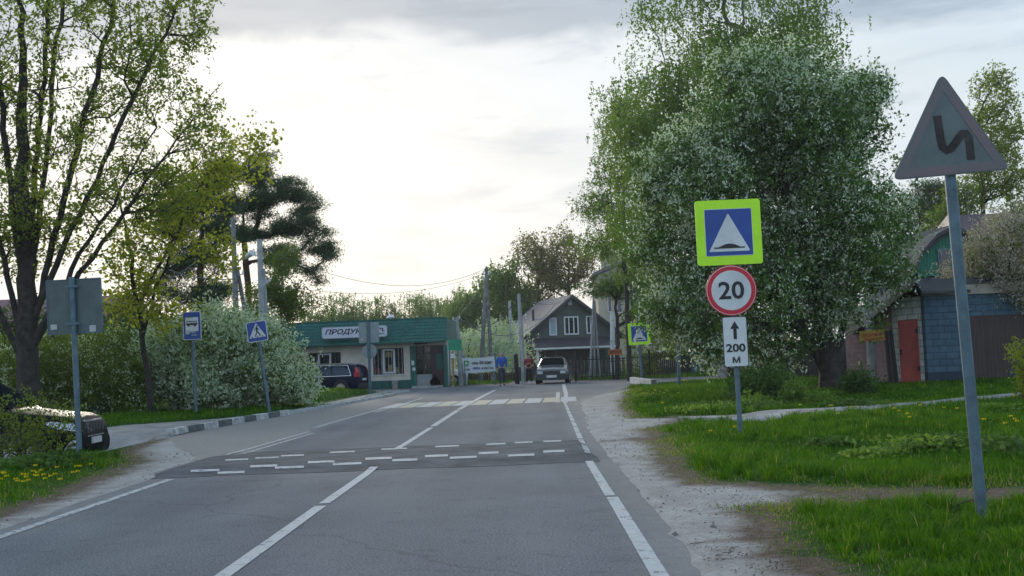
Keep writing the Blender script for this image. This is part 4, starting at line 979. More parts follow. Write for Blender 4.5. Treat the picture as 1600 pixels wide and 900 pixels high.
x0, x1 = wx(592.5, 516)-rx, wx(604, 516)-rx; text(sgn, 'ЭL', x0, x1, sz0+.27, sz1-.10, -.803, M_txt, .05, .1, name='emblem'); text(sgn, 'мета', x0+.02, x1-.02, sz0+.10, sz0+.19, -.803, M_txt, .02)
# windows
for wi, (a, b, z0_, z1_) in enumerate(wins):
    fr = MB(); t = .05; yf = YS+.10
    fr.box(a, b, yf, yf+.06, z0_, z0_+t); fr.box(a, b, yf, yf+.06, z1_-t, z1_)
    m1, m2 = a+(b-a)*.33, a+(b-a)*.66
    for x in (a, b-t): fr.box(x, x+t, yf, yf+.06, z0_+t+.001, z1_-t-.001)
    f_ = fr.build('window', M_dmetal, root)
    fr = MB()
    for x in (m1-.04, m2-.02): fr.box(x, x+.10, yf-.02, yf+.055, z0_+t+.002, z1_-t-.002)
    fr.box(m1+.061, m2-.021, yf-.02, yf+.055, z0_+t+.002, z0_+t+.09); fr.box(m1+.061, m2-.021, yf-.02, yf+.055, z1_-t-.09, z1_-t-.002)
    fr.build('window_frame', M_frame, f_)
    MB().box(a+t, b-t, yf+.07, yf+.08, z0_+t, z1_-t).build('pane', M_win, f_)
    mb = MB(); 
    for i in range(9): x = a+(b-a)*(i+.5)/9; mb.tube((x, YS+.03, z0_), (x, YS+.03, z1_), .009, .009, 5)
    mb.build('window_bars', M_frame if wi else M_galv, f_)
    if wi:
        for i in range(5):
            x = a+.15+i*.34; h_ = .2+.3*random.random(); MB().box(x, x+.2, yf+.058, yf+.069, z0_+.08, z0_+.08+h_*.9).build('window_display', random.choice([M_red2, M_goods, M_goods]), f_)
        MB().box(m1+.12, m2-.1, yf+.058, yf+.069, z1_-.5, z1_-.2).build('window_display', M_goods, f_)
    MB().box(a-.05, b+.05, YS-.06, YS-.001, z0_-.05, z0_-.001).build('window_sill', M_frame, f_)
# entrance
mb = MB(); xa, xb = xd0+.002, wx(650, 570); mb.box(xa, xb, YS-.04, YS+.3, 0, 2.31); mb.build('green_door_panel', M_gpan, root)
MB().box(xa+.08, xa+.22, YS-.055, YS-.042, 1.25, 1.5).build('notice', M_frame, root); MB().box(xa+.12, xa+.28, YS-.055, YS-.042, .95, 1.12).build('notice', M_frame, root)
xc = wx(674.5, 570); d_ = MB().box(xb+.002, xc, YS+.12, YS+.2, 0, .72).build('door', M_gdoor, root)
MB().box(xb+.05, xc-.05, YS+.16, YS+.18, .74, 2.24).build('door_glass', M_win, d_)
mb = MB(); xm = (xb+xc)/2
for x in (xb+.002, xm-.03, xc-.06): mb.box(x, x+.06, YS+.1, YS+.155, .721, 2.30)
mb.box(xb+.063, xm-.031, YS+.1, YS+.155, 1.85, 1.91); mb.box(xm+.031, xc-.061, YS+.1, YS+.155, 1.85, 1.91); mb.build('door_frame', M_dmetal, d_)
mb = MB(); mb.tube((xm+.09, YS+.06, 1.0), (xm+.09, YS+.06, 1.25), .02, .02); mb.tube((xm+.09, YS+.06, 1.02), (xm+.09, YS+.13, 1.02), .015, .015); mb.tube((xm+.09, YS+.06, 1.23), (xm+.09, YS+.13, 1.23), .015, .015); mb.build('door_handle', M_chrome, d_)
MB().box(xc+.002, xr-.15, YS+.02, YS+.3, 0, 2.31).build('maroon_panel', M_maroon, root)
MB().box(wx(682, 570), wx(691, 570), YS-.0, YS+.018, 1.0, 1.85).build('poster', M_gpan, root)
MB().box(xr-.15, xr+.04, YS-.5, YS+.3, 0, 2.30).build('corner_column', M_gpan, root)
MB().box(wx(647, 536), wx(667, 536), YS-.06, YS-.002, wz(656, 538), wz(656, 534)).build('nameboard', M_dmetal, root)
MB().box(xb-.2, xr-.2, YS-1.0, YS-.06, -.05, .10).build('doorstep', M_conc, root)
# litter bin
M_bin = material('beige_bin', (.36, .33, .27), .8, 0, .15, 6)
root = thing('litter_bin', 'small beige concrete litter bin against the green shop plinth', 'bin', (wx(619, 608), YS-.5, 0)); x, y = root.location.x, YS-.5
mb = MB(); mb.tube((x, y, -.05), (x, y, .42), .15, .17, 14); mb.build('bin_body', M_bin, root, smooth=True); mb = MB(); mb.tube((x, y, .421), (x, y, .46), .185, .175, 14); mb.build('rim', M_conc, root, smooth=True)
root = thing('rubbish_bag', 'black rubbish bag lying at the shop entrance', 'rubbish bag', (wx(681, 600), YS-.4, .1)); bm = bmesh.new(); bmesh.ops.create_icosphere(bm, subdivisions=3, radius=.27)
for v in bm.verts: v.co *= 1+.10*math.sin(v.co.x*17+v.co.z*9)+.06*math.sin(v.co.y*31); v.co.z = max(v.co.z, -.2)*1.05+.2
me = bpy.data.meshes.new('bag'); bm.to_mesh(me); bm.free(); link_mesh('bag', me, M_pblack, root, True); MB().tube((0, 0, .45), (.02, 0, .56), .03, .07, 8).build('bag_knot', M_pblack, root, world=False)

# dark gabled house (local frame, x along the gable, y into depth)
YH = 95.0; k = YH/FPX
M_olive = material('olive_plaster', (.080, .098, .088), .85, 0, .12, 1.4, .2, 30); M_roofm = wave_material('brown_metal_tile', (.085, .080, .088), (.12, .115, .12), 2.6, 'Y', .75, .5)
M_porch = wave_material('dark_plum_metal_tile', (.025, .020, .030), (.045, .035, .05), 2.6, 'X', .5, .5); M_cream2 = material('pale_yellow_plaster', (.50, .46, .33), .85, 0, .08, 1.5)
M_trim = material('white_trim', (.55, .57, .58), .6)
apx = at(892, 463, YH); aH = R_(15)
root = thing('house', 'dark green gabled house with white windows and a plum porch roof', 'house', (apx[0], YH, 0), (0, 0, aH), local=True)
za = apx[2]; hw = 4.55; ze = za-hw*.78; Lh = 9.5
def hpx(px, py): p = at(px, py, YH); return (p[0]-apx[0])/math.cos(aH), p[2]
# gable wall
mb = MB(); mb.prism([(-hw+.55, 0), (hw-.5, 0), (hw-.5, ze+.35), (0, za-.15), (-hw+.55, ze+.35)], 0, .3); mb.build('gable_wall', M_olive, root, world=False)
mb = MB(); mb.box(-hw+.55, -hw+.85, .302, Lh, 0, ze+.30); mb.box(hw-.8, hw-.5, .302, Lh, 0, ze+.30); mb.prism([(-hw+.852, 0), (hw-.802, 0), (hw-.802, ze+.35), (0, za-.15), (-hw+.852, ze+.35)], Lh-.3, Lh); mb.build('side_wall', M_cream2, root, world=False)
mb = MB()
for s in (-1, 1):
    a, b = (0, za), (s*(hw+.15), ze-.12)
    mb.prism([a, b, (b[0], b[1]+.14), (a[0], a[1]+.15)], -.5, Lh+.4)
mb.build('roof', M_roofm, root, world=False)
mb = MB()
for s in (-1, 1): mb.prism([(0, za-.22), (s*(hw+.2), ze-.34), (s*(hw+.2), ze-.1), (0, za+.01)], -.56, -.505)
mb.build('barge_board', M_dmetal, root, world=False)
mb = MB(); mb.tube((-hw-.2, -.5, ze-.1), (-hw-.2, Lh+.4, ze-.1), .08, .08, 8); mb.build('gutter', M_trim, root, world=False)
mb = MB(); x = -hw+.6; mb.box(x-.08, x+.06, -.1, -.002, 2.6, ze+.2); mb.build('corner_board', M_trim, root, world=False)
def house_window(root, x0, x1, z0, z1, mull=1, glass=None, dep=.0):
    w_ = MB(); t = .10
    w_.box(x0, x1, -.07+dep, -.002+dep, z0, z0+t); w_.box(x0, x1, -.07+dep, -.002+dep, z1-t, z1); w_.box(x0, x0+t, -.07+dep, -.002+dep, z0+t, z1-t); w_.box(x1-t, x1, -.07+dep, -.002+dep, z0+t, z1-t)
    for i in range(mull): x = x0+(x1-x0)*(i+1)/(mull+1); w_.box(x-.04, x+.04, -.06+dep, -.003+dep, z0+t, z1-t)
    o = w_.build('window', M_frame, root, world=False); MB().box(x0+t, x1-t, -.03+dep, -.004+dep, z0+t, z1-t).build('pane', glass or M_win, o, world=False); return o
M_curt = material('pale_blue_blind', (.30, .40, .46), .6, 0, .1, 3)
for (a, b, t_, bt, m_, g_) in ((857, 870, 497, 524, 0, M_curt), (880.5, 904.5, 495, 522.5, 2, None), (915.5, 930, 493.5, 521, 1, None)):
    x0, z1_ = hpx(a, t_); x1, z0_ = hpx(b, bt); house_window(root, x0, x1, z0_, z1_, m_, g_)
x, z = hpx(890.5, 473); MB().box(x-.17, x+.17, -.06, -.002, z-.2, z+.2).build('gable_vent', M_frame, root, world=False)
# porch roof
(x0, z1_), (x1, _), (x2, z0_) = hpx(818, 531), hpx(953, 528), hpx(824, 546); x3 = hpx(944, 545)[0]
mb = MB(); mb.hexa([(x2, -2.2, z0_), (x3+.3, -2.2, z0_), (x1, -.01, z1_-.12), (x0, -.01, z1_-.12)], [(x2, -2.25, z0_+.12), (x3+.3, -2.25, z0_+.12), (x1, -.01, z1_+.05), (x0, -.01, z1_+.05)]); mb.build('porch_roof', M_porch, root, world=False)
MB().box(x2-.05, x3+.3, -2.36, -2.26, z0_-.1, z0_+.06).build('porch_gutter', M_trim, root, world=False)
for i in range(5): x = x2+.3+(x3-x2-.3)*i/4; MB().box(x-.09, x+.09, -2.1, -1.92, 0, z0_-.05).build('porch_post', M_trim if i in (0,) else M_dmetal, root, world=False)
MB().box(x2+.3, x3, -.5, -.01, 0, z0_-.2).build('porch_infill', M_dmetal, root, world=False)
mb = MB(); mb.tube((-2.5, 3, za-2.4), (-2.5, 3, za-.9), .1, .1, 8); mb.build('flue_pipe', M_dmetal, root, world=False)

# tall pale building with chimney
YT = 112.0; k = YT/FPX
M_pale = material('pale_yellow_render', (.42, .38, .30), .85, 0, .10, .8, .1, 20); M_slate = material('grey_roofing', (.14, .14, .15), .7, 0, .15, 2)
p0, p1 = at(938, 540, YT), at(1075, 540, YT); zE = at(960, 428, YT)[2]
root = thing('apartment_house', 'tall pale building with a wide square chimney behind the trees', 'building', (p0[0], YT, 0))
xa, xb = p0[0], p1[0]; xm = xa+(xb-xa)*.62; zR = at(1010, 395, YT)[2]
mb = MB(); mb.prism([(xa, 0), (xb, 0), (xb, zE-1), (xm, zR), (xa, zE)], YT, YT+9); mb.build('wall', M_pale, root)
mb = MB(); mb.prism([(xa-.4, zE-.1), (xm, zR+.05), (xm, zR+.35), (xa-.4, zE+.2)], YT-.4, YT+9.4); mb.prism([(xm+.002, zR+.05), (xb+.4, zE-1.2), (xb+.4, zE-.9), (xm+.002, zR+.35)], YT-.4, YT+9.4); mb.build('roof', M_slate, root)
c0, c1 = at(943.5, 440, YT), at(975, 440, YT); zc = at(958, 398, YT)[2]
mb = MB(); mb.box(c0[0], c1[0], YT+1, YT+3, zE-1, zc); mb.build('chimney', M_pale, root); MB().box(c0[0]-.1, c1[0]+.1, YT+.9, YT+3.1, zc+.001, zc+.35).build('chimney_cap', M_slate, root)
for (a, b, t_, bt) in ((950, 955, 452, 488), (964, 971, 450, 489), (933, 937, 460, 485), (1003, 1009, 430, 448), (985, 990, 452, 480)):
    q0, q1 = at(a, bt, YT), at(b, t_, YT)
    if q0[0] < xa: continue
    o = MB().box(q0[0], q1[0], YT-.06, YT-.002, q0[2], q1[2]).build('window', M_frame, root); MB().box(q0[0]+.07, q1[0]-.07, YT-.075, YT-.061, q0[2]+.08, q1[2]-.08).build('pane', M_win, o)

# red-roofed house glimpsed behind the left tree
YD = 52.; M_dred = wave_material('dark_red_metal_roof', (.10, .030, .045), (.15, .045, .06), 2, 'X', .5, .4)
a, b = at(-60, 520, YD), at(150, 520, YD); root = thing('house', 'dark house with a plum red metal roof half hidden behind the big left tree', 'house', (a[0], YD, 0)); zt = at(60, 458, YD)[2]; ze = at(60, 520, YD)[2]
MB().box(a[0], b[0], YD, YD+7, 0, ze).build('wall', M_olive, root)
mb = MB(); mb.hexa([(a[0]-.5, YD-.5, ze), (b[0]+.5, YD-.5, ze), (b[0]+.5, YD+7.5, ze), (a[0]-.5, YD+7.5, ze)], [(a[0]-.5, YD+3.4, zt), (b[0]+.5, YD+3.4, zt), (b[0]+.5, YD+3.6, zt), (a[0]-.5, YD+3.6, zt)]); mb.build('roof', M_dred, root)
o = MB().box(b[0]-2.6, b[0]-1.4, YD-.06, YD-.002, 1.1, ze-.5).build('window', M_frame, root); MB().box(b[0]-2.5, b[0]-1.5, YD-.075, YD-.061, 1.2, ze-.6).build('pane', M_win, o)

# block shed with red door on the right
M_bb = block_material('blue_painted_blocks', (.05, .105, .155), (.068, .13, .18), (.035, .07, .105), .42, .21); M_pinkb = block_material('pink_bricks', (.30, .16, .17), (.36, .20, .20), (.20, .19, .19), .3, .16)
M_whb = block_material('white_painted_blocks', (.58, .62, .64), (.64, .68, .70), (.30, .32, .33), .42, .21); M_rdoor = material('faded_red_door', (.42, .065, .055), .65, 0, .12, 2)
C = Vector(G(1451, 604)[:2]); E1 = Vector((1.0, 0.02)).normalized(); E2 = Vector((-.28, 1.0)).normalized()
root = thing('block_shed', 'painted block shed with blue front, white side and open red metal door', 'shed', (C.x, C.y, 0)); kk = C.y/FPX
zt = at(1451, 462, C.y)[2]; zp = zt+.0
def wallpiece(o, d, l0, l1, z0, z1, th=.25, out=0.0):
    n = Vector((-d.y, d.x)); 
    if n.dot(Vector((1, 1))) < 0 and abs(d.y) > .5: n = -n
    if abs(d.y) > .5: n = Vector((abs(d.y), -d.x))
    a, b = o+d*l0-n*out, o+d*l1-n*out
    c = [a, b, b+n*th, a+n*th]; return MB().hexa([(p.x, p.y, z0) for p in c], [(p.x, p.y, z1) for p in c])
WB = 3.2; wallpiece(C, E1, 0, WB, .45, zt).build('front_wall', M_bb, root); wallpiece(C, E1, 0, WB, -.2, .449, .26, .01).build('plinth', material('dark_blue_plinth', (.02, .035, .06), .8), root)
def hit(px, off=0):  # distance along the side wall where a pixel column meets it
    best = min(np.arange(0, 9, .02), key=lambda t: abs(((np.array([*(C+E2*t), 1.0])-[0, 0, CAMH])@CR)/((np.array([*(C+E2*t), 1.0])-[0, 0, CAMH])@CF)*FPX+800-px)); return float(best)
ta, tb, tcn = hit(1436.5), hit(1407), hit(1372)
zd = at(1436, 498, (C+E2*ta).y)[2]
wallpiece(C, E2, .252, ta, -.1, zt).build('side_wall', M_whb, root); wallpiece(C, E2, ta, tb, zd, zt).build('side_wall', M_whb, root); wallpiece(C, E2, tb, tb+.35, -.1, zt).build('side_wall', M_whb, root)
wallpiece(C, E2, tb+.351, tcn+2, -.1, zt-.2).build('brick_wall', M_pinkb, root)
d_ = wallpiece(C, E2, ta+.02, tb-.02, 0.0, zd-.02, .06, .04).build('door', M_rdoor, root)
for z in (.5, 1.7): wallpiece(C, E2, ta-.03, ta+.05, z, z+.14, .05, .07).build('hinge', M_dmetal, d_)
wallpiece(C, E2, tb-.14, tb-.10, 1.0, 1.2, .04, .09).build('door_handle', M_dmetal, d_)
# gable roof over the side wall
M_shroof = material('grey_slate_sheet', (.05, .052, .055), .8, 0, .2, 2)
zg0 = at(1371, 497, (C+E2*tcn).y)[2]; 
n2 = Vector((abs(E2.y), -E2.x))
def slope(o0, z0, o1, z1, nn, ln, th, name, mt):
    a, b = o0-nn*.35, o1-nn*.35; c, d = o1+nn*ln, o0+nn*ln
    return MB().hexa([(a.x, a.y, z0), (b.x, b.y, z1), (c.x, c.y, z1), (d.x, d.y, z0)], [(a.x, a.y, z0+th), (b.x, b.y, z1+th), (c.x, c.y, z1+th), (d.x, d.y, z0+th)]).build(name, mt, root)
slope(C+E2*(tcn+1.3), zg0-.5, C+E2*(-.1), zt+.45, n2, 6.0, .08, 'roof', M_shroof)
slope(C+E2*(-.1), zt+.44, C+E2*(-.45), zt+.05, n2, 6.0, .08, 'roof_front', M_shroof)
mb = MB(); a, b = C+E2*(tcn+1.3)-n2*.38, C+E2*(-.1)-n2*.38
mb.hexa([(a.x, a.y, zg0-.62), (b.x, b.y, zt+.33), (b.x+.03, b.y, zt+.33), (a.x+.03, a.y, zg0-.62)], [(a.x, a.y, zg0-.42), (b.x, b.y, zt+.54), (b.x+.03, b.y, zt+.54), (a.x+.03, a.y, zg0-.42)]); mb.build('barge_board', material('weathered_board', (.30, .27, .22), .8), root)
MB().hexa([(C.x, C.y-.05, zt), (C.x+WB, C.y-.05, zt), (C.x+WB, C.y+.2, zt), (C.x, C.y+.2, zt)], [(C.x, C.y-.05, zt+.3), (C.x+WB, C.y-.05, zt+.3), (C.x+WB, C.y+.2, zt+.3), (C.x, C.y+.2, zt+.3)]).build('eaves_board', material('weathered_board', (.3, .27, .22)), root)
MB().slab([tuple(C+Vector((.3, .3))), tuple(C+Vector((WB, .3))), tuple(C+Vector((WB-1.6, 6))), tuple(C+Vector((-1.3, 6)))], zt-.3, zt-.1).build('ceiling', M_wood, root)
# black gate beside it
root = thing('metal_gate', 'open black tube gate leaning between the concrete pole and the shed', 'gate', (at(1390, 595, 37)[0], 37, 0)); mb = MB()
for a, b in (((1383, 516), (1391, 602)), ((1392, 515), (1402, 600))): mb.tube(tuple(at(*b, 37)), tuple(at(*a, 37)), .05, .05, 6)
mb.build('gate_post', M_dmetal, root); mb = MB()
for i in range(5): mb.tube(tuple(at(1384+i*2, 517, 37)), tuple(at(1391+i*2.3, 597, 37)), .018, .018, 5)
mb.tube(tuple(at(1383, 520, 37)), tuple(at(1392, 519, 37)), .03, .03, 5); mb.tube(tuple(at(1391, 590, 37)), tuple(at(1401, 589, 37)), .03, .03, 5); mb.build('gate_bars', M_dmetal, root)

# green mansard house behind the shed
YG = 50.; M_ggab = wave_material('green_boards', (.008, .13, .085), (.014, .19, .12), 2.2, 'X', .7, .4); M_groofg = wave_material('grey_sheet_roof', (.055, .058, .062), (.09, .092, .098), 2.2, 'Y', .95, .5)
root = thing('house', 'green boarded mansard house behind the block shed', 'house', (at(1475, 600, YG)[0], YG, 0))
def gx(px, py): p = at(px, py, YG); return p[0], p[2]
prof = [gx(1433, 432), gx(1437, 398), gx(1460, 372), gx(1487, 358), gx(1512, 371), gx(1532, 400), gx(1536, 430)]
mb = MB(); mb.prism(prof, YG, YG+8); mb.build('gable_wall', M_ggab, root)
mb = MB(); mb.box(prof[0][0]+.1, prof[-1][0]-.1, YG+.05, YG+8, 0, min(prof[0][1], prof[-1][1])-.01); mb.build('lower_wall', M_bb, root)
mb = MB()
for i in range(1, 5):
    (xa, za_), (xb, zb_) = prof[i], prof[i+1]
    if i == 4: pass
    mb.prism([(xa, za_+.01), (xb, zb_+.01), (xb, zb_+.16), (xa, za_+.16)], YG-.4, YG+8.3)
mb.prism([(prof[0][0]-.15, prof[0][1]+.1), (prof[1][0], prof[1][1]), (prof[1][0]-.02, prof[1][1]+.16), (prof[0][0]-.3, prof[0][1]+.1)], YG-.4, YG+8.3)
mb.build('roof', M_groofg, root)
# sheared side roof visible left of the gable
q = [gx(1405, 402), gx(1437, 398), gx(1487, 356), gx(1440, 360)]
mb = MB(); mb.hexa([(q[0][0], YG+5, q[0][1]-.6), (q[1][0], YG-.1, q[1][1]-.1), (q[2][0], YG-.1, q[2][1]-.1), (q[3][0], YG+5, q[3][1]-.1)], [(q[0][0], YG+5, q[0][1]-.4), (q[1][0], YG-.1, q[1][1]+.1), (q[2][0], YG-.1, q[2][1]+.12), (q[3][0], YG+5, q[3][1]+.1)]); mb.build('side_roof', M_groofg, root)
(x0, z0_), (x1, z1_) = gx(1466, 426), gx(1484, 388)
o = MB().box(x0, x1, YG-.08, YG-.002, z0_, z1_).build('window', M_galv, root); MB().box(x0+.08, x1-.08, YG-.1, YG-.082, z0_+.08, z1_-.08).build('pane', M_win, o)
# plum roofed building beyond
YB = 58.; root = thing('house', 'house with a plum brown sheet roof behind the blossoming tree at the right edge', 'house', (at(1560, 600, YB)[0], YB, 0)); a, b = at(1512, 350, YB), at(1720, 345, YB); zt = at(1560, 322, YB)[2]; ze = at(1560, 372, YB)[2]
MB().box(a[0]+.4, b[0], YB, YB+7, 0, ze).build('wall', M_olive, root); mb = MB(); mb.hexa([(a[0], YB-.5, ze), (b[0]+.5, YB-.5, ze), (b[0]+.5, YB+7.5, ze), (a[0], YB+7.5, ze)], [(a[0]+.3, YB+3.4, zt), (b[0], YB+3.4, zt), (b[0], YB+3.6, zt), (a[0]+.3, YB+3.6, zt)]); mb.build('roof', wave_material('plum_sheet_roof', (.05, .028, .04), (.08, .045, .06), 2, 'X', .6, .4), root)

# ------------------------------------------------------------------ fences
def panel_fence(label, A, B, z0, z1, mat, step=2.5, wavy=.0, name='fence', cat='fence', slats=.12, gap=.02, th=.03):
    A, B = Vector(A), Vector(B); d = (B-A); ln = d.length; d.normalize(); n = Vector((-d.y, d.x)); root = thing(name, label, cat, (A.x, A.y, 0)); mb = MB(); t = 0
    while t < ln:
        a = A+d*t; b = A+d*min(ln, t+slats-gap); h = z1+random.uniform(-wavy, wavy); j = random.uniform(-.01, .01)
        c = [a+n*j, b+n*j, b+n*(th+j), a+n*(th+j)]; mb.hexa([(p.x, p.y, z0) for p in c], [(p.x, p.y, h) for p in c]); t += slats
    mb.build('boards', mat, root)
    mb = MB()
    for zz in (z0+.3, z1-.25):
        c = [A+n*(th+.012), B+n*(th+.012), B+n*(th+.05), A+n*(th+.05)]; mb.hexa([(p.x, p.y, zz) for p in c], [(p.x, p.y, zz+.06) for p in c])
    mb.build('rail', M_dmetal, root)
    t = 0
    while t <= ln: p = A+d*t+n*(th+.09); MB().box(p.x-.04, p.x+.04, p.y-.04, p.y+.04, -.2, z1-.1).build('post', M_dmetal, root); t += step
    return root
def picket(label, A, B, z1, mat, gap=.14, r=.014, step=2.4):
    A, B = Vector(A), Vector(B); d = (B-A); ln = d.length; d.normalize(); root = thing('metal_fence', label, 'fence', (A.x, A.y, 0)); mb = MB(); t = .07
    while t < ln: p = A+d*t; mb.tube((p.x, p.y, .1), (p.x, p.y, z1), r, r, 5); t += gap
    for zz in (.25, z1-.2): mb.tube((A.x, A.y, zz), (B.x, B.y, zz), .025, .025, 5)
    mb.build('bars', mat, root); t = 0
    while t <= ln: p = A+d*t; MB().tube((p.x, p.y, -.2), (p.x, p.y, z1+.25), .05, .05, 8).build('post', mat, root); t += step
M_bf = wave_material('brown_sheet_fence', (.035, .022, .018), (.055, .034, .028), 2.4, 'X', .6, .4); M_oldw = material('old_dark_boards', (.045, .038, .034), .9, 0, .4, 5); M_brw = material('brown_boards', (.06, .035, .03), .85, 0, .3, 4)
C2 = C+Vector((WB*.44, .1))
px_ = at(1516, 500, C2.y); z_ = at(1560, 493, C2.y+1)[2]
panel_fence('brown corrugated sheet fence right of the blue shed wall', (at(1516, 600, 36.2)[0], 36.15), (at(1720, 600, 36.2)[0], 36.3), 0.0, z_, M_bf, slats=.3, gap=.0)
panel_fence('brown board fence behind the banner and the man in blue', (at(700, 600, 72)[0], 71), (at(812, 598, 72)[0], 72), 0, at(760, 583, 72)[2], M_brw, slats=.14, wavy=.03)
panel_fence('plum sheet gate behind the old hatchback', (at(812, 598, 74)[0], 74), (at(900, 596, 75)[0], 75), 0, at(850, 572, 74)[2], material('plum_sheet', (.045, .025, .03), .6, 0, .1, 2), slats=.25, gap=.0)
picket('black metal picket fence with posts right of the hatchback', (at(900, 590, 63)[0], 63.2), (at(1082, 588, 66)[0], 66.5), at(950, 555, 63)[2], M_dmetal)
panel_fence('pale weathered picket boards behind the black metal fence', (at(890, 590, 68)[0], 67), (at(975, 590, 69)[0], 68), 0, at(920, 560, 67)[2], material('weathered_pickets', (.13, .125, .12), .9, 0, .35, 4), slats=.22, gap=.10, wavy=.08)
panel_fence('dark old board fence below the cherry leaves beyond the side street', (at(1000, 590, 72)[0], 70), (at(1200, 590, 72)[0], 67), 0, at(1050, 549, 70)[2], M_oldw, wavy=.06)
panel_fence('dark board fence behind the big cherry tree', (at(1150, 590, 50)[0], 53), (at(1375, 590, 44)[0], 46), 0, 1.7, M_oldw, wavy=.05)
# blue sheet gate glimpsed at 1085
panel_fence('small blue sheet gate leaning by the dark boards', (at(1082, 590, 66.0)[0], 66.3), (at(1106, 590, 66)[0], 66.2), 0, at(1090, 562, 66)[2], material('blue_sheet', (.03, .08, .16), .6), name='blue_gate', cat='gate', slats=.3, gap=0)

# ------------------------------------------------------------------ trees
def tube_edges(P, Q, r0, r1, n=5):
    d = Q-P; ln = np.linalg.norm(d, axis=1, keepdims=True); d = d/np.maximum(ln, 1e-6)
    up = np.where(np.abs(d[:, 2:3]) > .9, np.array([[1., 0, 0]]), np.array([[0, 0, 1.]])); a = np.cross(d, up); a /= np.linalg.norm(a, axis=1, keepdims=True); b = np.cross(d, a)
    V = []
    ext = d*r1[:, None]*.5
    for c, r in ((P, r0), (Q+ext, r1)):
        for k in range(n): t = 2*math.pi*k/n; V.append(c+a*math.cos(t)*r[:, None]+b*math.sin(t)*r[:, None])
    V = np.stack(V, 1).reshape(-1, 3); faces = [(k, (k+1) % n, n+(k+1) % n, n+k) for k in range(n)]
    return V, faces, 2*n
def sample_lobes(lobes, n, rng, shell=.5):
    vol = np.array([l[3]*l[4]*l[5] for l in lobes])**.8; ix = rng.choice(len(lobes), n, p=vol/vol.sum()); l = np.array(lobes)[ix]
    v = rng.normal(size=(n, 3)); v /= np.linalg.norm(v, axis=1, keepdims=True); r = rng.random(n)**(1/3*(1-shell)+.12*shell); return l[:, :3]+v*l[:, 3:6]*r[:, None]
def leaf_quads(C_, size, aspect, rng, droop=0., flat=0.):
    n = len(C_); u = rng.normal(size=(n, 3)); u[:, 2] -= droop; u[:, 2] *= (1-flat); u /= np.linalg.norm(u, axis=1, keepdims=True)
    w_ = rng.normal(size=(n, 3)); v = np.cross(u, w_); v /= np.maximum(np.linalg.norm(v, axis=1, keepdims=True), 1e-6)
    nn = np.cross(u, v)
    s = (size*(.6+.8*rng.random(n)))[:, None]; a = u*s*.5; b = v*s*.5*aspect
    return np.stack([C_-a, C_-a*.1+b+nn*s*.08, C_+a, C_-a*.1-b+nn*s*.08], 1).reshape(-1, 3)
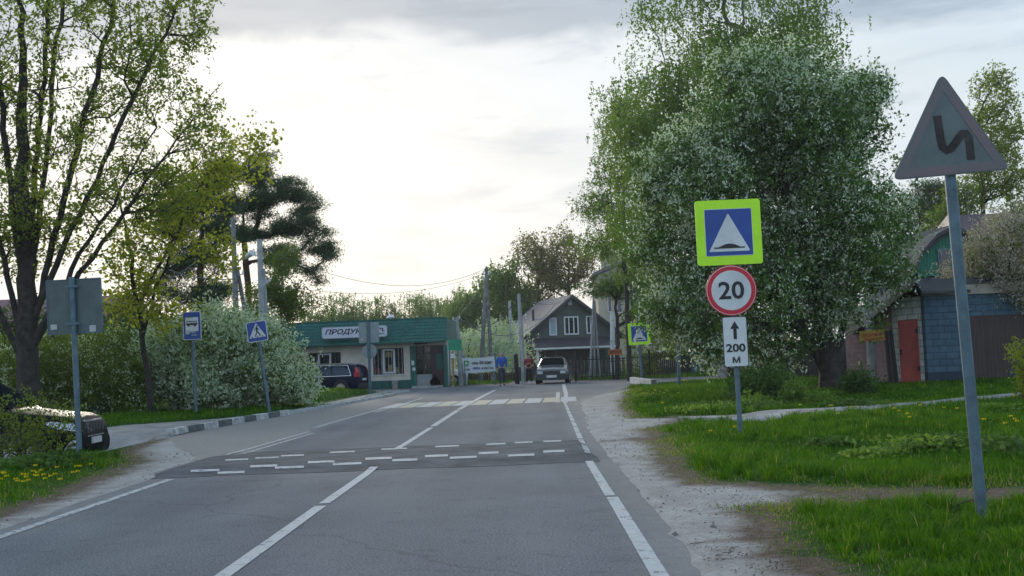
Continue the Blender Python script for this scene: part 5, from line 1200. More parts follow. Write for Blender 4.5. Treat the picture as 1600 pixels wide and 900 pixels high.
def build_tree(name, label, cat, base, lobes, trunk_top, tr, nclump, nleaf, size, aspect, lmat, bmat, seed, spread=.35, droop=0., strand=0., flat=1.0, shell=.5, group=None, blossom=None, rmin=.012, kpath=.35, gap=.0, ldroop=0., trunks=1, wig=.10, leafpart='crown', up=0.5, rexp=1.9, lead_cheap=False, rtip=.25, lead_r=.36):
    """lobes are offsets from the base point"""
    rng = np.random.default_rng(seed); base = np.array(base, float)
    root = thing(name, label, cat, tuple(base), group=group, local=True)
    cl = sample_lobes(lobes, int(nclump*(1.6 if gap else 1)), rng, shell)
    if gap:
        g = vnoise(cl[:, 0]*1.3+cl[:, 1], cl[:, 2]*1.1+cl[:, 1]*.5, gap, seed); cl = cl[g > np.quantile(g, .375)][:nclump]
    # skeleton
    nodes = []; parent = []; plen = []
    tops = trunk_top if isinstance(trunk_top[0], (tuple, list)) else [trunk_top]
    nodes.append(np.array([0, 0, -.4])); parent.append(-1); plen.append(0)
    lead = []; nmain = 0
    for ti, tt in enumerate(tops):
        pi = 0
        if len(tt) == 4: pi = min(range(nmain), key=lambda q: abs(nodes[q][2]-tt[0])); tt = tt[1:]
        tt = np.array(tt, float); o0 = nodes[pi]*(1 if pi else 0); dv = tt-o0; n = max(3, int(np.linalg.norm(dv)/.5))
        for i in range(1, n+1):
            f = i/n; p = o0+np.array([dv[0]*(f if pi else f**1.3), dv[1]*(f if pi else f**1.3), dv[2]*f**(1 if pi == 0 else .96)])+rng.normal(size=3)*.04*min(1, f*3)*np.array([1, 1, .2])
            nodes.append(p); parent.append(pi if i == 1 else len(nodes)-2); plen.append(plen[parent[-1]]+.5*(.35 if lead_cheap else 1)); lead.append((ti, f))
        if ti == 0: nmain = len(nodes)
    ntr = len(nodes); tops = [t[-3:] for t in tops]
    order = np.argsort(np.linalg.norm(cl-np.array(tops[0])*.6, axis=1)); NA = np.zeros((len(cl)*14+ntr+10, 3)); NA[:ntr] = nodes; PL = np.zeros(len(NA)); PL[:ntr] = plen; par = list(parent); cnt = ntr; tips = []
    zmin_attach = .25*np.array(tops)[:, 2].min()
    for ci in order:
        c = cl[ci]; D = c-NA[:cnt]; dist = np.linalg.norm(D, axis=1)
        cost = dist+kpath*PL[:cnt]+up*np.maximum(0, -D[:, 2]+.3*np.hypot(D[:, 0], D[:, 1]))+np.where(NA[:cnt, 2] < zmin_attach, 50, 0)
        p = int(np.argmin(cost)); a = NA[p]; n = int(min(12, max(1, round(dist[p]/.45)))); dirp = (a-NA[par[p]]) if par[p] >= 0 else np.array([0, 0, 1.]); dirp = dirp/max(np.linalg.norm(dirp), 1e-6)
        mid = a+(c-a)*.5+dirp*dist[p]*.15+np.array([0, 0, dist[p]*.06]); prev = p
        for i in range(1, n+1):
            f = i/n; q = a*(1-f)**2+mid*2*f*(1-f)+c*f*f
            if i < n: q = q+rng.normal(size=3)*wig*dist[p]/n
            if cnt >= len(NA): break
            NA[cnt] = q; PL[cnt] = PL[prev]+dist[p]/n; par.append(prev); prev = cnt; cnt += 1
        tips.append(prev)
    par = np.array(par); w_ = np.zeros(cnt); w_[tips] = 1
    for i in range(cnt-1, 0, -1): w_[par[i]] += w_[i]
    w_ = np.maximum(w_, .5); rad = np.maximum(rmin, tr*(w_/w_[0])**(1/rexp))
    for i in range(1, ntr):  # keep the trunk itself thick low down
        ti, f = lead[i-1]; rad[i] = max(rad[i]*.8, tr*(1-(1-rtip)*min(1, f))*(1 if ti == 0 else lead_r))
    rad[0] = tr*1.35
    i = np.arange(1, cnt); P, Q = NA[par[i]], NA[i]; r1 = rad[i]; r0 = np.minimum(rad[par[i]], r1*1.6+.004)
    r0[0] = tr*1.35
    V, F, npr = tube_edges(P, Q, r0, r1, 6); quads_mesh('trunk', V, npr, F, bmat, root).data.shade_smooth()
    # leaves
    T = NA[tips]; T0 = NA[par[tips]]; wgt = rng.random(len(T))**.7+.15; wgt /= wgt.sum(); ix = rng.choice(len(T), nleaf, p=wgt); f = rng.random(nleaf)[:, None]
    L0 = T[ix]*(1-f*.5)+T0[ix]*f*.5+rng.normal(size=(nleaf, 3))*spread*np.array([1, 1, flat])
    if not strand and flat == 1.0: L0 = np.repeat(L0[:nleaf//5], 5, 0); nleaf = len(L0); L0 = L0+rng.normal(size=(nleaf, 3))*size*.62
    if strand:
        ns = 9; off = rng.normal(size=(len(T), ns, 3))*spread*1.6; off[:, :, 2] *= .3; ln = strand*(.3+rng.random((len(T), ns))); si = rng.integers(0, ns, nleaf); h = rng.random(nleaf)
        L0 = T[ix]+off[ix, si]; L0[:, 2] -= h*ln[ix, si]; L0 += rng.normal(size=(nleaf, 3))*.045
    L0[:, 2] = np.maximum(L0[:, 2], .08)
    tint = np.clip(.5+.28*vnoise(L0[:, 0]+L0[:, 1]*.7, L0[:, 2], .8, seed)+rng.normal(size=nleaf)*.16, 0, 1)
    quads_mesh(leafpart, leaf_quads(L0, size, aspect, rng, ldroop), 4, [(0, 1, 2, 3)], lmat, root, tint)
    if blossom:
        nb, bs, bmt, bsp = blossom; wgt = rng.random(len(T))**1.5; wgt /= wgt.sum(); ix = rng.choice(len(T), nb, p=wgt); kc = 7; ix = np.repeat(ix[:nb//kc], kc); nb = len(ix); cc = np.repeat(rng.normal(size=(nb//kc, 3))*bsp*spread*1.15, kc, 0); B0 = T[ix]+cc+rng.normal(size=(nb, 3))*bs*.75
        out = B0-np.array(tops[0])*.55; B0 += out/np.linalg.norm(out, axis=1, keepdims=True)*spread*.25; B0[:, 2] = np.maximum(B0[:, 2], .15)
        quads_mesh('blossom', leaf_quads(B0, bs, .42, rng, -.6), 4, [(0, 1, 2, 3)], bmt, root, np.clip(.5+rng.normal(size=nb)*.25, 0, 1))
    return root
def LP(base, items, Y):
    """lobes given as picture position, half width, half height, depth radius and depth offset"""
    o = []
    for it in items:
        px, py, rx, rz, ry = it[:5]; dy = it[5] if len(it) > 5 else 0
        p = at(px, py, Y+dy); k = (Y+dy)/FPX; o.append((p[0]-base[0], p[1]-base[1], p[2]-base[2], rx*k, ry, rz*k))
    return o
LF_maple = leaf_material('spring_maple_leaf', [(0, (.10, .15, .03)), (.5, (.16, .21, .04)), (1, (.24, .27, .06))], .55)
LF_yel = leaf_material('yellow_green_maple_leaf', [(0, (.15, .19, .035)), (.5, (.24, .27, .045)), (1, (.35, .35, .07))], .6)
LF_cherry = leaf_material('bird_cherry_leaf', [(0, (.040, .095, .025)), (.5, (.075, .155, .035)), (1, (.14, .21, .045))], .30)
LF_flow = leaf_material('white_blossom', [(0, (.36, .44, .34)), (.5, (.50, .58, .47)), (1, (.66, .72, .63))], .30)
LF_birch = leaf_material('young_birch_leaf', [(0, (.08, .145, .03)), (.5, (.13, .21, .045)), (1, (.19, .28, .065))], .48)
LF_pine = leaf_material('pine_needles', [(0, (.04, .078, .040)), (.5, (.065, .115, .055)), (1, (.10, .155, .07))], .3)
LF_wil = leaf_material('olive_green_leaf', [(0, (.08, .13, .025)), (.5, (.12, .17, .035)), (1, (.17, .22, .05))], .48)
LF_dark = leaf_material('dark_shrub_leaf', [(0, (.030, .070, .018)), (.5, (.062, .12, .028)), (1, (.11, .17, .04))], .3)
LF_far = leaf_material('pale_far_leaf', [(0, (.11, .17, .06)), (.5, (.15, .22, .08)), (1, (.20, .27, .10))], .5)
LF_brown = leaf_material('brownish_bud_leaf', [(0, (.13, .12, .05)), (.5, (.18, .165, .065)), (1, (.24, .22, .08))], .5)
LF_sage = leaf_material('sage_blossom', [(0, (.36, .44, .33)), (.5, (.44, .53, .41)), (1, (.60, .67, .56))], .30)
LF_pink = leaf_material('pale_pink_blossom', [(0, (.22, .20, .18)), (.5, (.36, .33, .30)), (1, (.50, .46, .42))], .30)
# big bird cherry on the right
Y = 35.0; B = at(1300, 612, Y); B[2] = 0
build_tree('bird_cherry_tree', 'large round bird cherry tree full of white blossom behind the 20 sign', 'tree', B, LP(B, [(1190, 270, 175, 165, 3.2), (1270, 200, 105, 110, 2.6), (1180, 165, 85, 75, 2.2), (1110, 330, 115, 130, 2.6), (1290, 365, 125, 140, 3.0), (1180, 450, 150, 125, 2.8), (1090, 440, 85, 110, 2.0), (1330, 290, 70, 110, 2.2), (1170, 530, 60, 55, 1.8), (1375, 500, 25, 25, .8), (1375, 440, 32, 35, 1.2), (1130, 545, 60, 45, 1.5, -1), (1330, 150, 35, 40, 1.2), (1390, 230, 20, 45, .8), (1250, 92, 28, 20, .9), (1130, 110, 28, 25, .9), (1025, 260, 30, 40, 1), (1000, 400, 22, 40, .9), (1365, 150, 22, 22, .7), (1410, 340, 18, 35, .8), (1010, 480, 20, 20, .8), (1190, 88, 22, 20, .8)], Y),
           [(-.6, 0, 5.5), (.7, -3.2, .6, 6.0), (.5, 1.8, .3, 5.5), (1.0, -1.6, -1.0, 7.5), (1.2, .7, .8, 8.0)], .36, 1700, 135000, .125, .5, LF_cherry, M_bark, 11, .25, blossom=(92000, .105, LF_flow, 1.0), gap=.9, shell=.22, ldroop=.2, lead_cheap=True)
# hanging birch behind it
Y = 52.0; B = at(1130, 600, Y); B[2] = 0
build_tree('birch_tree', 'tall weeping birch rising behind the bird cherry out of the top of the photo', 'tree', B, LP(B, [(1060, 40, 75, 90, 2.5), (1180, 0, 110, 110, 2.8), (1250, 60, 60, 60, 2), (1010, 160, 55, 80, 2), (1040, 240, 70, 90, 2.4), (1000, 320, 50, 70, 1.8), (1100, 120, 80, 120, 2.4), (1150, -110, 120, 90, 2.5)], Y),
           [(.8, 0, 15), (3, -3, 0, 11), (5, 3.5, 0, 15), (4, -2, 0, 15), (5, 2, 1, 17)], .26, 1000, 62000, .14, .6, LF_birch, M_birch, 12, .30, lead_cheap=True, strand=1.6, gap=1.2, shell=.45, ldroop=1.2)
Y = 60.0; B = at(985, 600, Y); B[2] = 0
build_tree('larch_tree', 'loose pale larch with level twigs left of the birch', 'tree', B, LP(B, [(950, 300, 30, 45, 1.8), (935, 370, 42, 30, 1.8), (965, 230, 28, 60, 1.8), (925, 320, 30, 22, 1.6), (985, 380, 40, 60, 2), (985, 130, 20, 60, 1.5), (955, 160, 22, 30, 1.4)], Y),
           (.1, 0, 15), .16, 420, 26000, .14, .35, LF_birch, M_bark, 13, .22, strand=.5, gap=.8, flat=.4, kpath=.12, up=0)
Y = 64.0; B = at(965, 600, Y); B[2] = 0
build_tree('conifer_tree', 'dark drooping conifer boughs over the pole cluster', 'tree', B, LP(B, [(935, 447, 30, 16, 1.4), (968, 440, 34, 20, 1.6), (1000, 470, 22, 40, 1.5)], Y), (.3, 0, 6.5), .14, 120, 14000, .12, .3, LF_cherry, M_bark, 14, .22, strand=.3)
Y = 66.; B = at(1005, 600, Y); B[2] = 0
build_tree('shrub', 'tangled olive shrub behind the far hump sign', 'shrub', B, LP(B, [(1000, 555, 26, 42, 1.3), (985, 520, 16, 30, 1.2), (1040, 530, 26, 28, 1.5), (1060, 505, 40, 28, 1.5)], Y), (0, 0, 1.6), .06, 140, 8000, .12, .5, LF_wil, M_bark, 15, .25)
# top-left maple
Y = 31.0; B = at(45, 660, Y); B[2] = 0
build_tree('maple_tree', 'big many-limbed maple with small spring leaves at the left edge', 'tree', B, LP(B, [(60, 60, 210, 190, 3.5), (230, 110, 110, 130, 2.6), (300, 120, 55, 80, 1.6), (120, 280, 150, 110, 3), (-80, 250, 160, 250, 3), (250, 290, 75, 55, 2), (320, 210, 40, 45, 1.4), (110, -140, 240, 150, 3.5), (300, 0, 40, 70, 1.5), (20, 380, 80, 55, 2.5), (180, 400, 60, 35, 1.6)], Y),
           [(-.1, 0, 13.5), (1.6, -2.2, .4, 11), (2.6, 1.6, -.3, 15), (2.0, 2.9, .3, 13.5), (2.4, 4.6, -.2, 12.0), (1.8, 5.0, .3, 9.0), (3.2, .7, .6, 15), (1.3, -3.5, -.4, 9.5), (3.0, -1.1, -.6, 14.5), (2.2, 3.8, -.5, 8.0)], .33, 3000, 50000, .095, .68, LF_maple, M_bark, 21, .17, gap=.8, shell=.1, kpath=.30, up=1.0, wig=.05, rmin=.008, rexp=1.75, lead_cheap=True, rtip=.08, lead_r=.30)
# yellow-leaved maple
Y = 35.5; B = at(237, 640, Y); B[2] = 0
build_tree('maple_tree', 'slender maple with bright yellow-green leaves between the big maple and the pines', 'tree', B, LP(B, [(300, 300, 80, 45, 1.6), (370, 235, 55, 32, 1.2), (240, 400, 85, 45, 1.8), (330, 395, 45, 35, 1.5), (200, 455, 60, 28, 1.6), (260, 480, 40, 30, 1.4), (380, 290, 40, 35, 1.2), (260, 350, 70, 30, 1.4), (170, 480, 40, 20, 1.4), (405, 215, 20, 24, .9)], Y),
           [(-1.0, 0, 7.5), (3.5, 1.8, 0, 7.5), (2.5, .9, .3, 6.0)], .105, 800, 7500, .12, .8, LF_yel, M_bark, 22, .28, gap=.7, shell=.1, up=.6, rmin=.007, lead_cheap=True)
# pines
Y = 64.0; B = at(312, 600, Y); B[2] = 0
build_tree('pine_tree', 'dark pine with a straight trunk behind the yellow-green leaves', 'tree', B, LP(B, [(320, 300, 50, 35, 2.), (290, 350, 48, 30, 2.), (350, 350, 40, 30, 1.8), (310, 410, 55, 30, 2.), (280, 450, 35, 30, 1.6), (345, 270, 30, 25, 1.4), (330, 460, 40, 22, 1.6)], Y),
           (.4, 0, 11.0), .26, 300, 42000, .22, .17, LF_pine, M_bark2, 31, .34, flat=.5, shell=.3, kpath=.1, up=-.1, gap=.55)
Y = 66.0; B = at(395, 600, Y); B[2] = 0
build_tree('pine_tree', 'broad umbrella-shaped pine leaning right over the shop bushes', 'tree', B, LP(B, [(390, 270, 40, 22, 1.6), (430, 300, 55, 22, 2.), (475, 315, 28, 16, 1.4), (385, 320, 45, 22, 1.8), (500, 375, 26, 22, 1.3), (470, 350, 35, 20, 1.5), (520, 410, 16, 20, 1.), (425, 350, 45, 22, 1.8), (490, 430, 22, 22, 1.2), (440, 400, 35, 22, 1.4), (410, 245, 22, 12, .9), (350, 262, 30, 16, 1.2), (370, 360, 45, 18, 1.6), (515, 385, 14, 14, .8)], Y),
           (-.4, 0, 11.0), .24, 420, 52000, .20, .17, LF_pine, M_bark2, 32, .28, flat=.5, shell=.3, kpath=.12, up=-.1, gap=.5)
Y = 56.0; B = at(440, 600, Y); B[2] = 0
build_tree('birch_tree', 'green leafy birch standing below the pine behind the concrete pole', 'tree', B, LP(B, [(445, 440, 32, 45, 1.5), (470, 470, 35, 30, 1.5), (420, 480, 40, 35, 1.5), (455, 400, 20, 25, 1.2), (490, 490, 22, 18, 1.1)], Y), (.1, 0, 4.5), .10, 260, 15000, .11, .6, LF_wil, M_birch, 33, .20, gap=.9)
# flowering bushes left
Y = 39.0; B = at(345, 640, Y); B[2] = 0.
build_tree('flowering_bush', 'big rounded bush thick with white blossom behind the bus stop sign', 'bush', B, LP(B, [(330, 545, 80, 60, 2.0), (300, 590, 75, 50, 1.8), (400, 560, 60, 52, 1.8), (445, 590, 40, 38, 1.5), (350, 600, 90, 40, 2), (270, 540, 40, 45, 1.5), (345, 505, 45, 25, 1.2), (410, 515, 25, 18, 1.), (468, 605, 20, 24, 1.0), (245, 580, 22, 40, 1.2)], Y),
           [(0, 0, 1.6), (1.2, 0, 1.3), (-1.2, 0, 1.3)], .07, 900, 26000, .11, .5, LF_wil, M_bark, 41, .18, blossom=(60000, .115, LF_sage, 1.15), shell=.35, rmin=.008)
Y = 37.0; B = at(110, 650, Y); B[2] = 0.
build_tree('bush', 'green bush with few pale flowers behind the black SUV', 'bush', B, LP(B, [(100, 560, 60, 50, 1.8), (170, 570, 50, 55, 1.8), (60, 600, 60, 45, 1.6), (150, 610, 60, 40, 1.6), (205, 600, 24, 45, 1.2), (20, 560, 50, 40, 1.6)], Y), [(0, 0, 1.5), (1.1, 0, 1.4)], .06, 600, 28000, .095, .55, LF_wil, M_bark, 42, .20, blossom=(8000, .09, LF_sage, 1.1), rmin=.008)
Y = 45.0; B = at(90, 630, Y); B[2] = 0.
build_tree('bush', 'tall dim hedge bush filling the gap behind the big maple trunk', 'bush', B, LP(B, [(-60, 540, 120, 70, 1.5), (90, 520, 110, 50, 1.5), (190, 530, 70, 55, 1.5), (230, 510, 40, 50, 1.5), (-100, 600, 120, 40, 1.5)], Y), [(0, 0, 2.), (-2, 0, 2.)], .08, 500, 22000, .13, .6, LF_dark, M_bark, 43, .30)
# twiggy shrub at the far left in front of the SUV
Y = 17.4; B = at(42, 742, Y); B[2] = gz(B[0], B[1])
build_tree('shrub', 'sparse twiggy shrub with tiny leaves in front of the black SUV', 'shrub', B, LP(B, [(40, 660, 48, 50, .5), (90, 660, 36, 40, .4), (0, 680, 45, 55, .5), (60, 700, 60, 30, .5), (-40, 660, 50, 60, .5)], Y), [(.1, 0, .75), (-.35, 0, .6)], .030, 330, 4600, .045, .6, LF_wil, M_bark, 44, .075, rmin=.0035, wig=.16, shell=.1)
# right side trees
Y = 37.2; B = at(1585, 600, Y); B[2] = 0.
build_tree('cherry_tree', 'pale pinkish blossoming cherry tree over the brown fence', 'tree', B, LP(B, [(1570, 400, 60, 60, 2.), (1545, 450, 50, 45, 1.6), (1600, 470, 55, 40, 1.6), (1640, 410, 60, 70, 2), (1590, 350, 40, 25, 1.3), (1520, 480, 26, 16, 1), (1515, 430, 30, 22, 1), (1490, 450, 24, 16, .7), (1530, 455, 30, 30, 1), (1530, 400, 25, 30, 1)], Y), (.2, 0, 3.), .12, 500, 9000, .09, .5, LF_wil, M_bark, 51, .17, blossom=(30000, .10, LF_pink, 1.1), rmin=.009)
Y = 68.0; B = at(1553, 600, Y); B[2] = 0.
build_tree('aspen_tree', 'slim airy young tree standing against the sky right of the triangular sign', 'tree', B, LP(B, [(1552, 150, 32, 42, 1.5), (1575, 200, 28, 40, 1.5), (1530, 200, 24, 35, 1.4), (1560, 260, 42, 45, 1.8), (1530, 290, 28, 30, 1.4), (1590, 290, 30, 30, 1.5), (1555, 120, 14, 16, .8)], Y), (.1, 0, 14.5), .17, 500, 13000, .14, .7, LF_maple, M_bark, 52, .30, gap=0, shell=.2, up=1)
Y = 70.0; B = at(1450, 600, Y); B[2] = 0.
build_tree('pine_tree', 'dark pine crown seen below the triangular sign', 'tree', B, LP(B, [(1455, 300, 42, 18, 1.6), (1430, 330, 40, 20, 1.6), (1480, 330, 30, 18, 1.4), (1420, 370, 30, 20, 1.4)], Y), (.1, 0, 10.), .2, 120, 12000, .22, .16, LF_pine, M_bark2, 53, .34, flat=.45, gap=1.)
Y = 64.0; B = at(1500, 600, Y); B[2] = 0.
build_tree('birch_tree', 'light green birch filling the gap behind the leaning sign post', 'tree', B, LP(B, [(1500, 320, 25, 35, 1.5), (1470, 350, 25, 25, 1.3), (1590, 335, 22, 20, 1.2), (1400, 250, 10, 10, .5)], Y), (.1, 0, 9.), .14, 140, 6500, .15, .6, LF_wil, M_birch, 54, .28)
Y = 24.0; B = at(1640, 680, Y); B[2] = 0.
build_tree('shrub', 'bright yellow-green shrub cut off by the right edge', 'shrub', B, LP(B, [(1605, 560, 22, 30, .6), (1630, 600, 32, 40, .6), (1600, 630, 18, 30, .4)], Y), (0, 0, .9), .03, 160, 4500, .06, .6, LF_yel, M_bark, 55, .09, rmin=.005)
Y = 31.5; B = at(1215, 640, Y); B[2] = -.1
build_tree('bush', 'low dark undergrowth bush at the foot of the bird cherry', 'bush', B, LP(B, [(1200, 605, 36, 24, 1.0), (1160, 605, 25, 20, .8), (1345, 600, 20, 16, .8)], Y), (0, 0, .5), .03, 260, 9500, .09, .6, LF_dark, M_bark, 56, .14, rmin=.006)
Y = 29.0; B = at(1262, 645, Y); B[2] = -.1
build_tree('bush', 'fresh light green weed clump at the ditch edge below the bird cherry', 'bush', B, LP(B, [(1265, 632, 38, 14, .6), (1180, 636, 22, 10, .5), (1240, 615, 14, 20, .4)], Y), (0, 0, .3), .02, 200, 6000, .08, .7, LF_birch, M_bark, 57, .10, rmin=.005)
# centre trees
Y = 118.; 
for (bx, it, n, lf, lab, sd, stt) in (
    (845, [(840, 430, 34, 45, 3), (825, 400, 25, 35, 2.5), (850, 400, 28, 35, 2.5)], 5200, LF_brown, 'half bare tall tree left of the dark house ridge', 61, 0),
    (893, [(885, 410, 34, 42, 3), (910, 400, 28, 42, 2.5), (880, 380, 22, 25, 2), (925, 430, 18, 30, 2), (865, 430, 20, 30, 2)], 6500, LF_brown, 'half bare tall tree rising over the dark house ridge', 62, 0),
    (822, [(820, 470, 26, 60, 3), (812, 430, 20, 40, 2.5)], 9000, LF_wil, 'olive green slender tree left of the dark house roof', 63, .6),
    (760, [(765, 480, 24, 55, 3), (775, 440, 14, 30, 2), (750, 500, 25, 50, 3)], 13000, LF_birch, 'green birch behind the A-shaped poles', 64, .9),
    (795, [(795, 500, 26, 50, 3), (790, 450, 16, 30, 2)], 12000, LF_birch, 'green birch right of the A-shaped poles', 65, .9),
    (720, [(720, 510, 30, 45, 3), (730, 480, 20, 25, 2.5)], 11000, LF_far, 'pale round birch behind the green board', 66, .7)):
    B = at(bx, 575, Y); B[2] = 0; kk = Y/FPX; top = min(i[1] for i in it)
    build_tree('tall_tree' if 'half' in lab else 'birch_tree', lab, 'tree', B, LP(B, it, Y), (.1, 0, (560-top)*kk*.9), .28, 240, n, .26, .5, lf, M_bark, sd, .42, strand=stt*1.6, gap=1.6, shell=.3, rmin=.025, up=.8)
Y = 82.; B = at(735, 590, Y); B[2] = 0
build_tree('willow_tree', 'silvery green willow bush between the shop and the dark house', 'tree', B, LP(B, [(735, 545, 30, 35, 2), (790, 555, 35, 35, 2), (700, 540, 18, 25, 1.5), (775, 525, 30, 30, 2)], Y), (0, 0, 2.5), .12, 320, 19000, .16, .4, LF_sage, M_bark, 67, .35, strand=.7)
# tree line behind the shop: individual birches copied from three prototypes
protos = []
labs = ['pale weeping birch in the far row behind the shop roof']
def copy_tree_obj(o, loc, rz, sc):
    r = o.copy(); COL.objects.link(r); r.location = loc; r.rotation_euler = (0, 0, rz); r.scale = (sc,)*3
    for ch in list(o.children): c = ch.copy(); COL.objects.link(c); c.parent = r
    return r
GRP = 'far birches in a row behind the shop roof'
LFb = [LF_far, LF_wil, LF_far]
Yt = 140.
spots = [(478, 484), (498, 470), (517, 462), (537, 456), (553, 463), (571, 467), (590, 460), (607, 468), (625, 470), (643, 458), (660, 452), (676, 462), (690, 468), (705, 458), (722, 448), (455, 490), (742, 446)]
for i, (px, py) in enumerate(spots):
    Yi = Yt+random.uniform(-8, 8); b_ = at(px, 575, Yi); b_[2] = 0; H = at(px, py, Yi)[2]
    if i < 3:
        lob = [(0, 0, 7.2, 1.7, 1.7, 2.6), (.3, 0, 5.0, 2.3, 2.1, 2.2), (-.5, 0, 3.0, 2.3, 2.0, 2.0)]
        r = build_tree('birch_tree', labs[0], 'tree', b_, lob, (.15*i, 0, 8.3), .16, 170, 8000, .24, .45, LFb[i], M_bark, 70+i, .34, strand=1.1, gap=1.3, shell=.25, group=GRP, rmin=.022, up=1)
        r.scale = (H/9.6,)*3; protos.append(r)
    else: copy_tree_obj(protos[i % 3], tuple(b_), random.uniform(0, 6), H/9.6)

# ------------------------------------------------------------------ grass, weeds, dandelions
LF_grass = leaf_material('grass_blade', [(0, (.018, .055, .004)), (.35, (.045, .125, .006)), (.72, (.090, .195, .008)), (.90, (.19, .23, .03)), (.97, (.30, .25, .11))], .38)
LF_dand = leaf_material('dandelion_yellow', [(0, (.55, .38, .01)), (1, (.75, .58, .02))], .2)
def in_any(x, y):
    P = np.stack([x, y], 1); dr = sd_poly(P, ROAD); ds = np.minimum(sd_poly(P, SAND_R), sd_poly(P, SAND_L)); dl = sd_poly(P, DRIVE_L); df = sd_poly(P, FP)
    return dr, ds, dl, df
def grass(n, seed, regions):
    rng = np.random.default_rng(seed); X = []; Yv = []
    for (poly, share, pw) in regions:
        m_ = int(n*share); pa = np.array([p[:2] for p in poly]); lo, hi = pa.min(0), pa.max(0); got = 0
        while got < m_:
            u = rng.random(m_*2); y = lo[1]*(hi[1]/lo[1])**u; x = lo[0]+rng.random(m_*2)*(hi[0]-lo[0]); ok = sd_poly(np.stack([x, y], 1), poly) < 0; x, y = x[ok][:m_-got], y[ok][:m_-got]; X.append(x); Yv.append(y); got += len(x)
    x = np.concatenate(X); y = np.concatenate(Yv); dr, ds, dl, df = in_any(x, y)
    den = smooth(-.25, .45, ds+.35*vnoise(x, y, .5, 8))*smooth(.0, .25, dl)*smooth(-.02, .2, df+.06*vnoise(x, y, .4, 2))*smooth(.05, .5, dr+.1*vnoise(x, y, .4, 2))
    ok = rng.random(len(x)) < den; x, y, ds, den = x[ok], y[ok], ds[ok], den[ok]
    z = ground_h(x, y)[0]; n = len(x)
    tall = np.clip(.45+.6*vnoise(x, y, 1.1, 6)+.4*vnoise(x, y, .35, 7), .05, 1.5)
    hgt = (.04+.105*tall)*(.55+.75*rng.random(n))*(.35+.65*smooth(0, 1.0, ds))*np.clip(.8+.012*y, 1, 1.6)
    a = rng.random(n)*2*math.pi; d = np.stack([np.cos(a), np.sin(a), 0*a], 1); s = np.stack([-np.sin(a), np.cos(a), 0*a], 1)
    wd = (.0022+.0016*rng.random(n))*(.65+y*.085); lean = (.2+.7*rng.random(n))*hgt
    p0 = np.stack([x, y, z-.01], 1); up_ = np.array([[0, 0, 1.]])
    v0 = p0-s*wd[:, None]; v1 = p0+s*wd[:, None]; mid = p0+up_*hgt[:, None]*.6+d*lean[:, None]*.3; v2 = mid+s*wd[:, None]*.8; v3 = mid-s*wd[:, None]*.8; v4 = p0+up_*hgt[:, None]+d*lean[:, None]
    V = np.stack([v0, v1, v2, v3, v4], 1).reshape(-1, 3)
    dry = smooth(.9, .1, ds)
    t = np.clip(.42+.30*vnoise(x, y, 1.6, 9)+.12*vnoise(x, y, .4, 12)+rng.normal(size=n)*.16+.22*dry, 0, .93)
    t[rng.random(n) < .02+.35*dry*(rng.random(n) < .5)] = 1.0
    ORG[:] = [0, 0, 0]
    return V, t
RG = [(1.2, 3.5), (12, 3.5), (18, 20), (24, 34), (30, 50), (4, 52), (2.4, 39), (1.5, 30)]
LG = [(-16, 8), (-4.8, 8), (-4.8, 16), (-6, 24), (-7.4, 24.6), (-6.6, 36), (-5.6, 55), (-9, 57), (-24, 57), (-30, 40), (-22, 24)]
def tufts(n, seed):
    rng = np.random.default_rng(seed); u = rng.random(n*6); y = 4.5*(34/4.5)**u; x = 1.5+rng.random(n*6)*(.8+.55*y)
    left = rng.random(n*6) < .25; x = np.where(left, -5.0-rng.random(n*6)*3-.06*y, x); dr, ds, dl, df = in_any(x, y)
    ok = (ds > .40+.1*vnoise(x, y, .5, 3)) & (dr > .5) & (dl > .15) & (df > .1) & (vnoise(x, y, 1.4, 21) > -.15); x, y = x[ok][:n], y[ok][:n]
    nb = 34; X = np.repeat(x, nb); Y = np.repeat(y, nb); m_ = len(X); a = rng.random(m_)*6.283; r = np.abs(rng.normal(size=m_))*.055
    X = X+np.cos(a)*r; Y = Y+np.sin(a)*r; z = ground_h(X, Y)[0]; h = np.repeat((.07+.13*rng.random(len(x))**1.5)*np.clip(.62+.03*y, .7, 1.2), nb)*(.55+.6*rng.random(m_)); d = np.stack([np.cos(a), np.sin(a), 0*a], 1); s_ = np.stack([-np.sin(a), np.cos(a), 0*a], 1)
    wd = (.0019+.0012*rng.random(m_))*(.7+Y*.08); ln = h*(.25+.75*rng.random(m_)); up_ = np.array([[0, 0, 1.]]); p0 = np.stack([X, Y, z-.01], 1); mid = p0+up_*h[:, None]*.65+d*ln[:, None]*.35
    V = np.stack([p0-s_*wd[:, None], p0+s_*wd[:, None], mid+s_*wd[:, None]*.8, mid-s_*wd[:, None]*.8, p0+up_*h[:, None]*.92+d*ln[:, None]], 1).reshape(-1, 3)
    t = np.clip(np.repeat(.28+.42*rng.random(len(x)), nb)+rng.normal(size=m_)*.12, 0, .93); t[rng.random(m_) < .02] = 1; return V, t
V, t = grass(720000, 5, [(RG, .68, 1.15), (LG, .32, 1.2)])
V2, t2 = tufts(4200, 31); V = np.concatenate([V, V2]); t = np.concatenate([t, t2])
ORG[:] = [0, 0, 0]
g_ = quads_mesh('grass', V, 5, [(0, 1, 2, 3), (3, 2, 4)], LF_grass, None, t); tag(g_, 'green grass with worn and dry edges covering both verges', 'grass', kind='stuff')
FG = [(-14, 63.5), (-6, 64.5), (3, 64.6), (9, 63.2), (22, 63.2), (30, 75), (-14, 78)]
V, t = grass(26000, 6, [(FG, 1, 1.0)])
g_ = quads_mesh('grass', V, 5, [(0, 1, 2, 3), (3, 2, 4)], LF_grass, None, t); tag(g_, 'grass strip along the foot of the far fences', 'grass', kind='stuff')
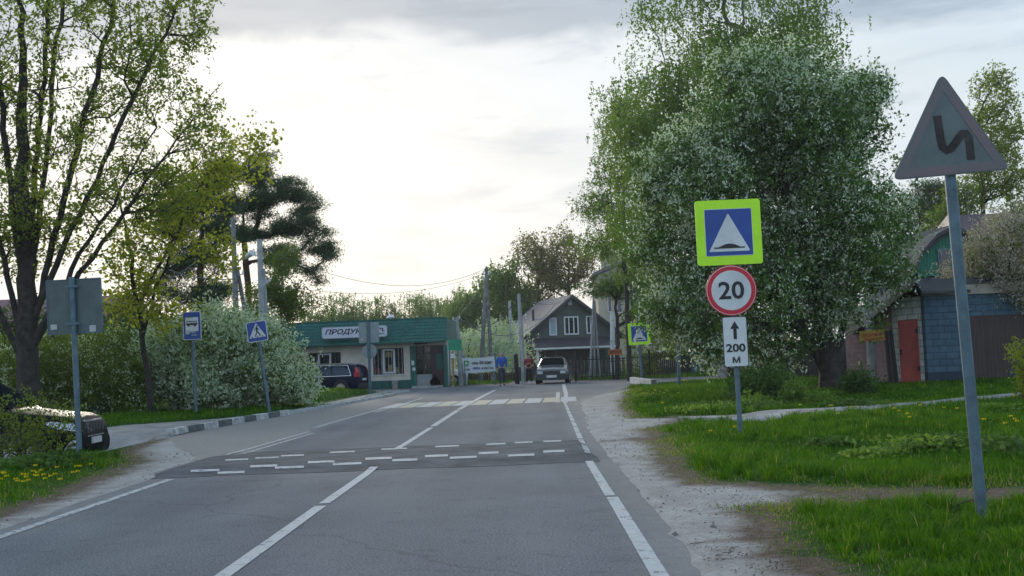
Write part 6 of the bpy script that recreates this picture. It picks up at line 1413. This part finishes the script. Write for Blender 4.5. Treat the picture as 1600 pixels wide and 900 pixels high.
# broad-leaved weeds and dandelions as ground cover
rng = np.random.default_rng(9)
def clumps(spots_, n, spread, size, mat, name, label, hz=.12):
    P = []; 
    for (px, py, s) in spots_:
        g = G(px, py); q = rng.normal(size=(n, 3))*np.array([spread*s, spread*s, .0]); q[:, 0] += g[0]; q[:, 1] += g[1]; q[:, 2] = ground_h(q[:, 0], q[:, 1])[0]+rng.random(n)*hz*s+.02; P.append(q)
    P = np.concatenate(P); dr, ds, dl, df = in_any(P[:, 0], P[:, 1]); P = P[(ds > .1) & (dr > .2)]
    o = quads_mesh(name, leaf_quads(P, size, .75, rng, 0, .5), 4, [(0, 1, 2, 3)], mat, None, np.clip(.5+rng.normal(size=len(P))*.25, 0, 1)); tag(o, label, 'plant', kind='stuff')
clumps([(1470, 712, .7), (1570, 712, 1), (1595, 720, 1), (1100, 640, 1.2), (1330, 640, 1.2), (1250, 775, .5), (1180, 645, 1.2), (1480, 700, .7), (1300, 705, .6), (90, 735, .9), (40, 745, .9), (60, 740, .8)], 420, .28, .075, LF_dark, 'weeds', 'broad-leaved dark weeds growing in the verge grass', .16)
clumps([(1425, 715, 1), (1360, 722, .5), (1000, 625, 1.0), (1085, 650, 1.0), (1150, 640, 1.5), (1285, 660, .5), (1560, 650, .8)], 300, .30, .065, LF_birch, 'weeds', 'fresh light green weeds growing in the verge grass', .16)
dp_ = [(1000, 620, 16, 1.2), (1075, 600, 30, 1.6), (1020, 640, 6, 1.), (1580, 680, 5, .5), (1380, 660, 8, 1.2), (1330, 655, 5, 1.), (60, 765, 16, .35), (20, 770, 10, .35), (110, 750, 6, .3), (530, 622, 10, 1.0), (460, 640, 4, .8), (1090, 690, 2, .6), (1590, 640, 6, 1), (85, 775, 6, .3)]
P = []
for px, py, n, s in dp_:
    g = G(px, py)
    for _ in range(n): P.append((g[0]+random.gauss(0, s*.8), g[1]+random.gauss(0, s), 0))
P = np.array(P); dr, ds, dl, df = in_any(P[:, 0], P[:, 1]); P = P[(ds > .15) & (dr > .3)]; P[:, 2] = ground_h(P[:, 0], P[:, 1])[0]+.13+.05*rng.random(len(P))
V = []
for p in P:
    r = .022*(1+p[1]*.012)
    for j in range(6):
        a = math.pi*j/3+p[0]; b_ = a+.55
        V += [p, p+np.array([math.cos(a)*r, math.sin(a)*r, .008]), p+np.array([math.cos((a+b_)/2)*r*1.1, math.sin((a+b_)/2)*r*1.1, .016]), p+np.array([math.cos(b_)*r, math.sin(b_)*r, -.012])]
o = quads_mesh('dandelions', np.array(V), 4, [(0, 1, 2, 3)], LF_dand, None, rng.random(len(V)//4)); tag(o, 'scattered yellow dandelion heads in the verges', 'flowers', kind='stuff')
# loose stones, crumbs and bits on the sandy shoulders
M_stone = material('grey_stones', (.22, .21, .19), .9, 0, .4, 9)
mb = MB()
for i in range(900):
    if i % 3: y = 6+random.random()**1.3*24; x = 1.05+random.random()*(.9+.10*y)
    else: y = 9+random.random()*14; x = -4.7-random.random()*1.3
    if sd_poly([(x, y)], SAND_R)[0] > 0 and sd_poly([(x, y)], SAND_L)[0] > .2: continue
    r = random.uniform(.006, .022) if random.random() < .93 else random.uniform(.02, .045); z = gz(x, y); a = random.random()*3
    pts = [(x+r*math.cos(a+j*2.09)*random.uniform(.7, 1.2), y+r*math.sin(a+j*2.09)*random.uniform(.7, 1.2), z-.003) for j in range(3)]+[(x, y, z+r*.7)]
    mb.add(pts, [(0, 1, 3), (1, 2, 3), (2, 0, 3)])
ORG[:] = [0, 0, 0]; tag(mb.build('loose_stones', M_stone), 'small loose stones on the sandy shoulders', 'stones', kind='stuff')
# dry twigs and debris near the shoulder
M_twig = material('dry_twigs', (.10, .07, .05), .9, 0, .3, 8)
mb = MB()
LIT = [(1062, 853, 26, 1.5, 70), (1105, 862, 38, 3, 60), (1090, 880, 24, 2, 50), (1150, 874, 45, 4, 110), (1200, 838, 45, 7, 170), (1255, 870, 40, 12, 200), (1160, 800, 30, 9, 160), (1190, 785, 40, 6, 160), (985, 700, 26, 5, 120), (1000, 686, 30, 5, 160), (960, 690, 16, 3, 60), (1230, 890, 40, 8, 200), (1080, 800, 30, 12, 60), (1120, 770, 35, 4, 120)]
for i, (px, py, sa, sb) in enumerate([(a, b, c, d) for a, b, c, d, n in LIT for _ in range(int(n*.45))]):
    u_ = random.gauss(0, sa); g = G(px+u_, py+random.gauss(0, sb)+.0016*u_*u_*.6)
    x, y = g[0], g[1]; 
    if sd_poly([(x, y)], ROAD)[0] < .15: continue
    a = random.gauss(.2, .7); l = random.uniform(.005, .018) if i % 14 else random.uniform(.03, .08); z = .02+.004*random.random()+gz_fast(x, y); mb.tube((x, y, z), (x+l*math.cos(a), y+l*math.sin(a), z+random.uniform(0, .012)), .003, .002, 3)
tag(mb.build('dry_debris', M_twig), 'dry stalks and leaf bits strewn along the sandy shoulder', 'debris', kind='stuff')
Y = 8.9; A_ = at(1480, 795, Y); mb = MB(); ORG[:] = list(A_)
pts = [at(1483, 796, Y), at(1500, 786, Y), at(1520, 781, Y), at(1545, 764, Y)]; rr = [.014, .012, .010, .006]
for (a, b, r0, r1) in zip(pts[:-1], pts[1:], rr[:-1], rr[1:]): mb.tube(tuple(a), tuple(b), r0, r1, 6)
mb.tube(tuple(at(1510, 783, Y)), tuple(at(1513, 800, Y)), .006, .003, 5); mb.tube(tuple(at(1520, 781, Y)), tuple(at(1528, 793, Y)), .006, .003, 5)
tag(mb.build('fallen_branch', M_twig), 'fallen dry branch lying beside the leaning sign post', 'branch')
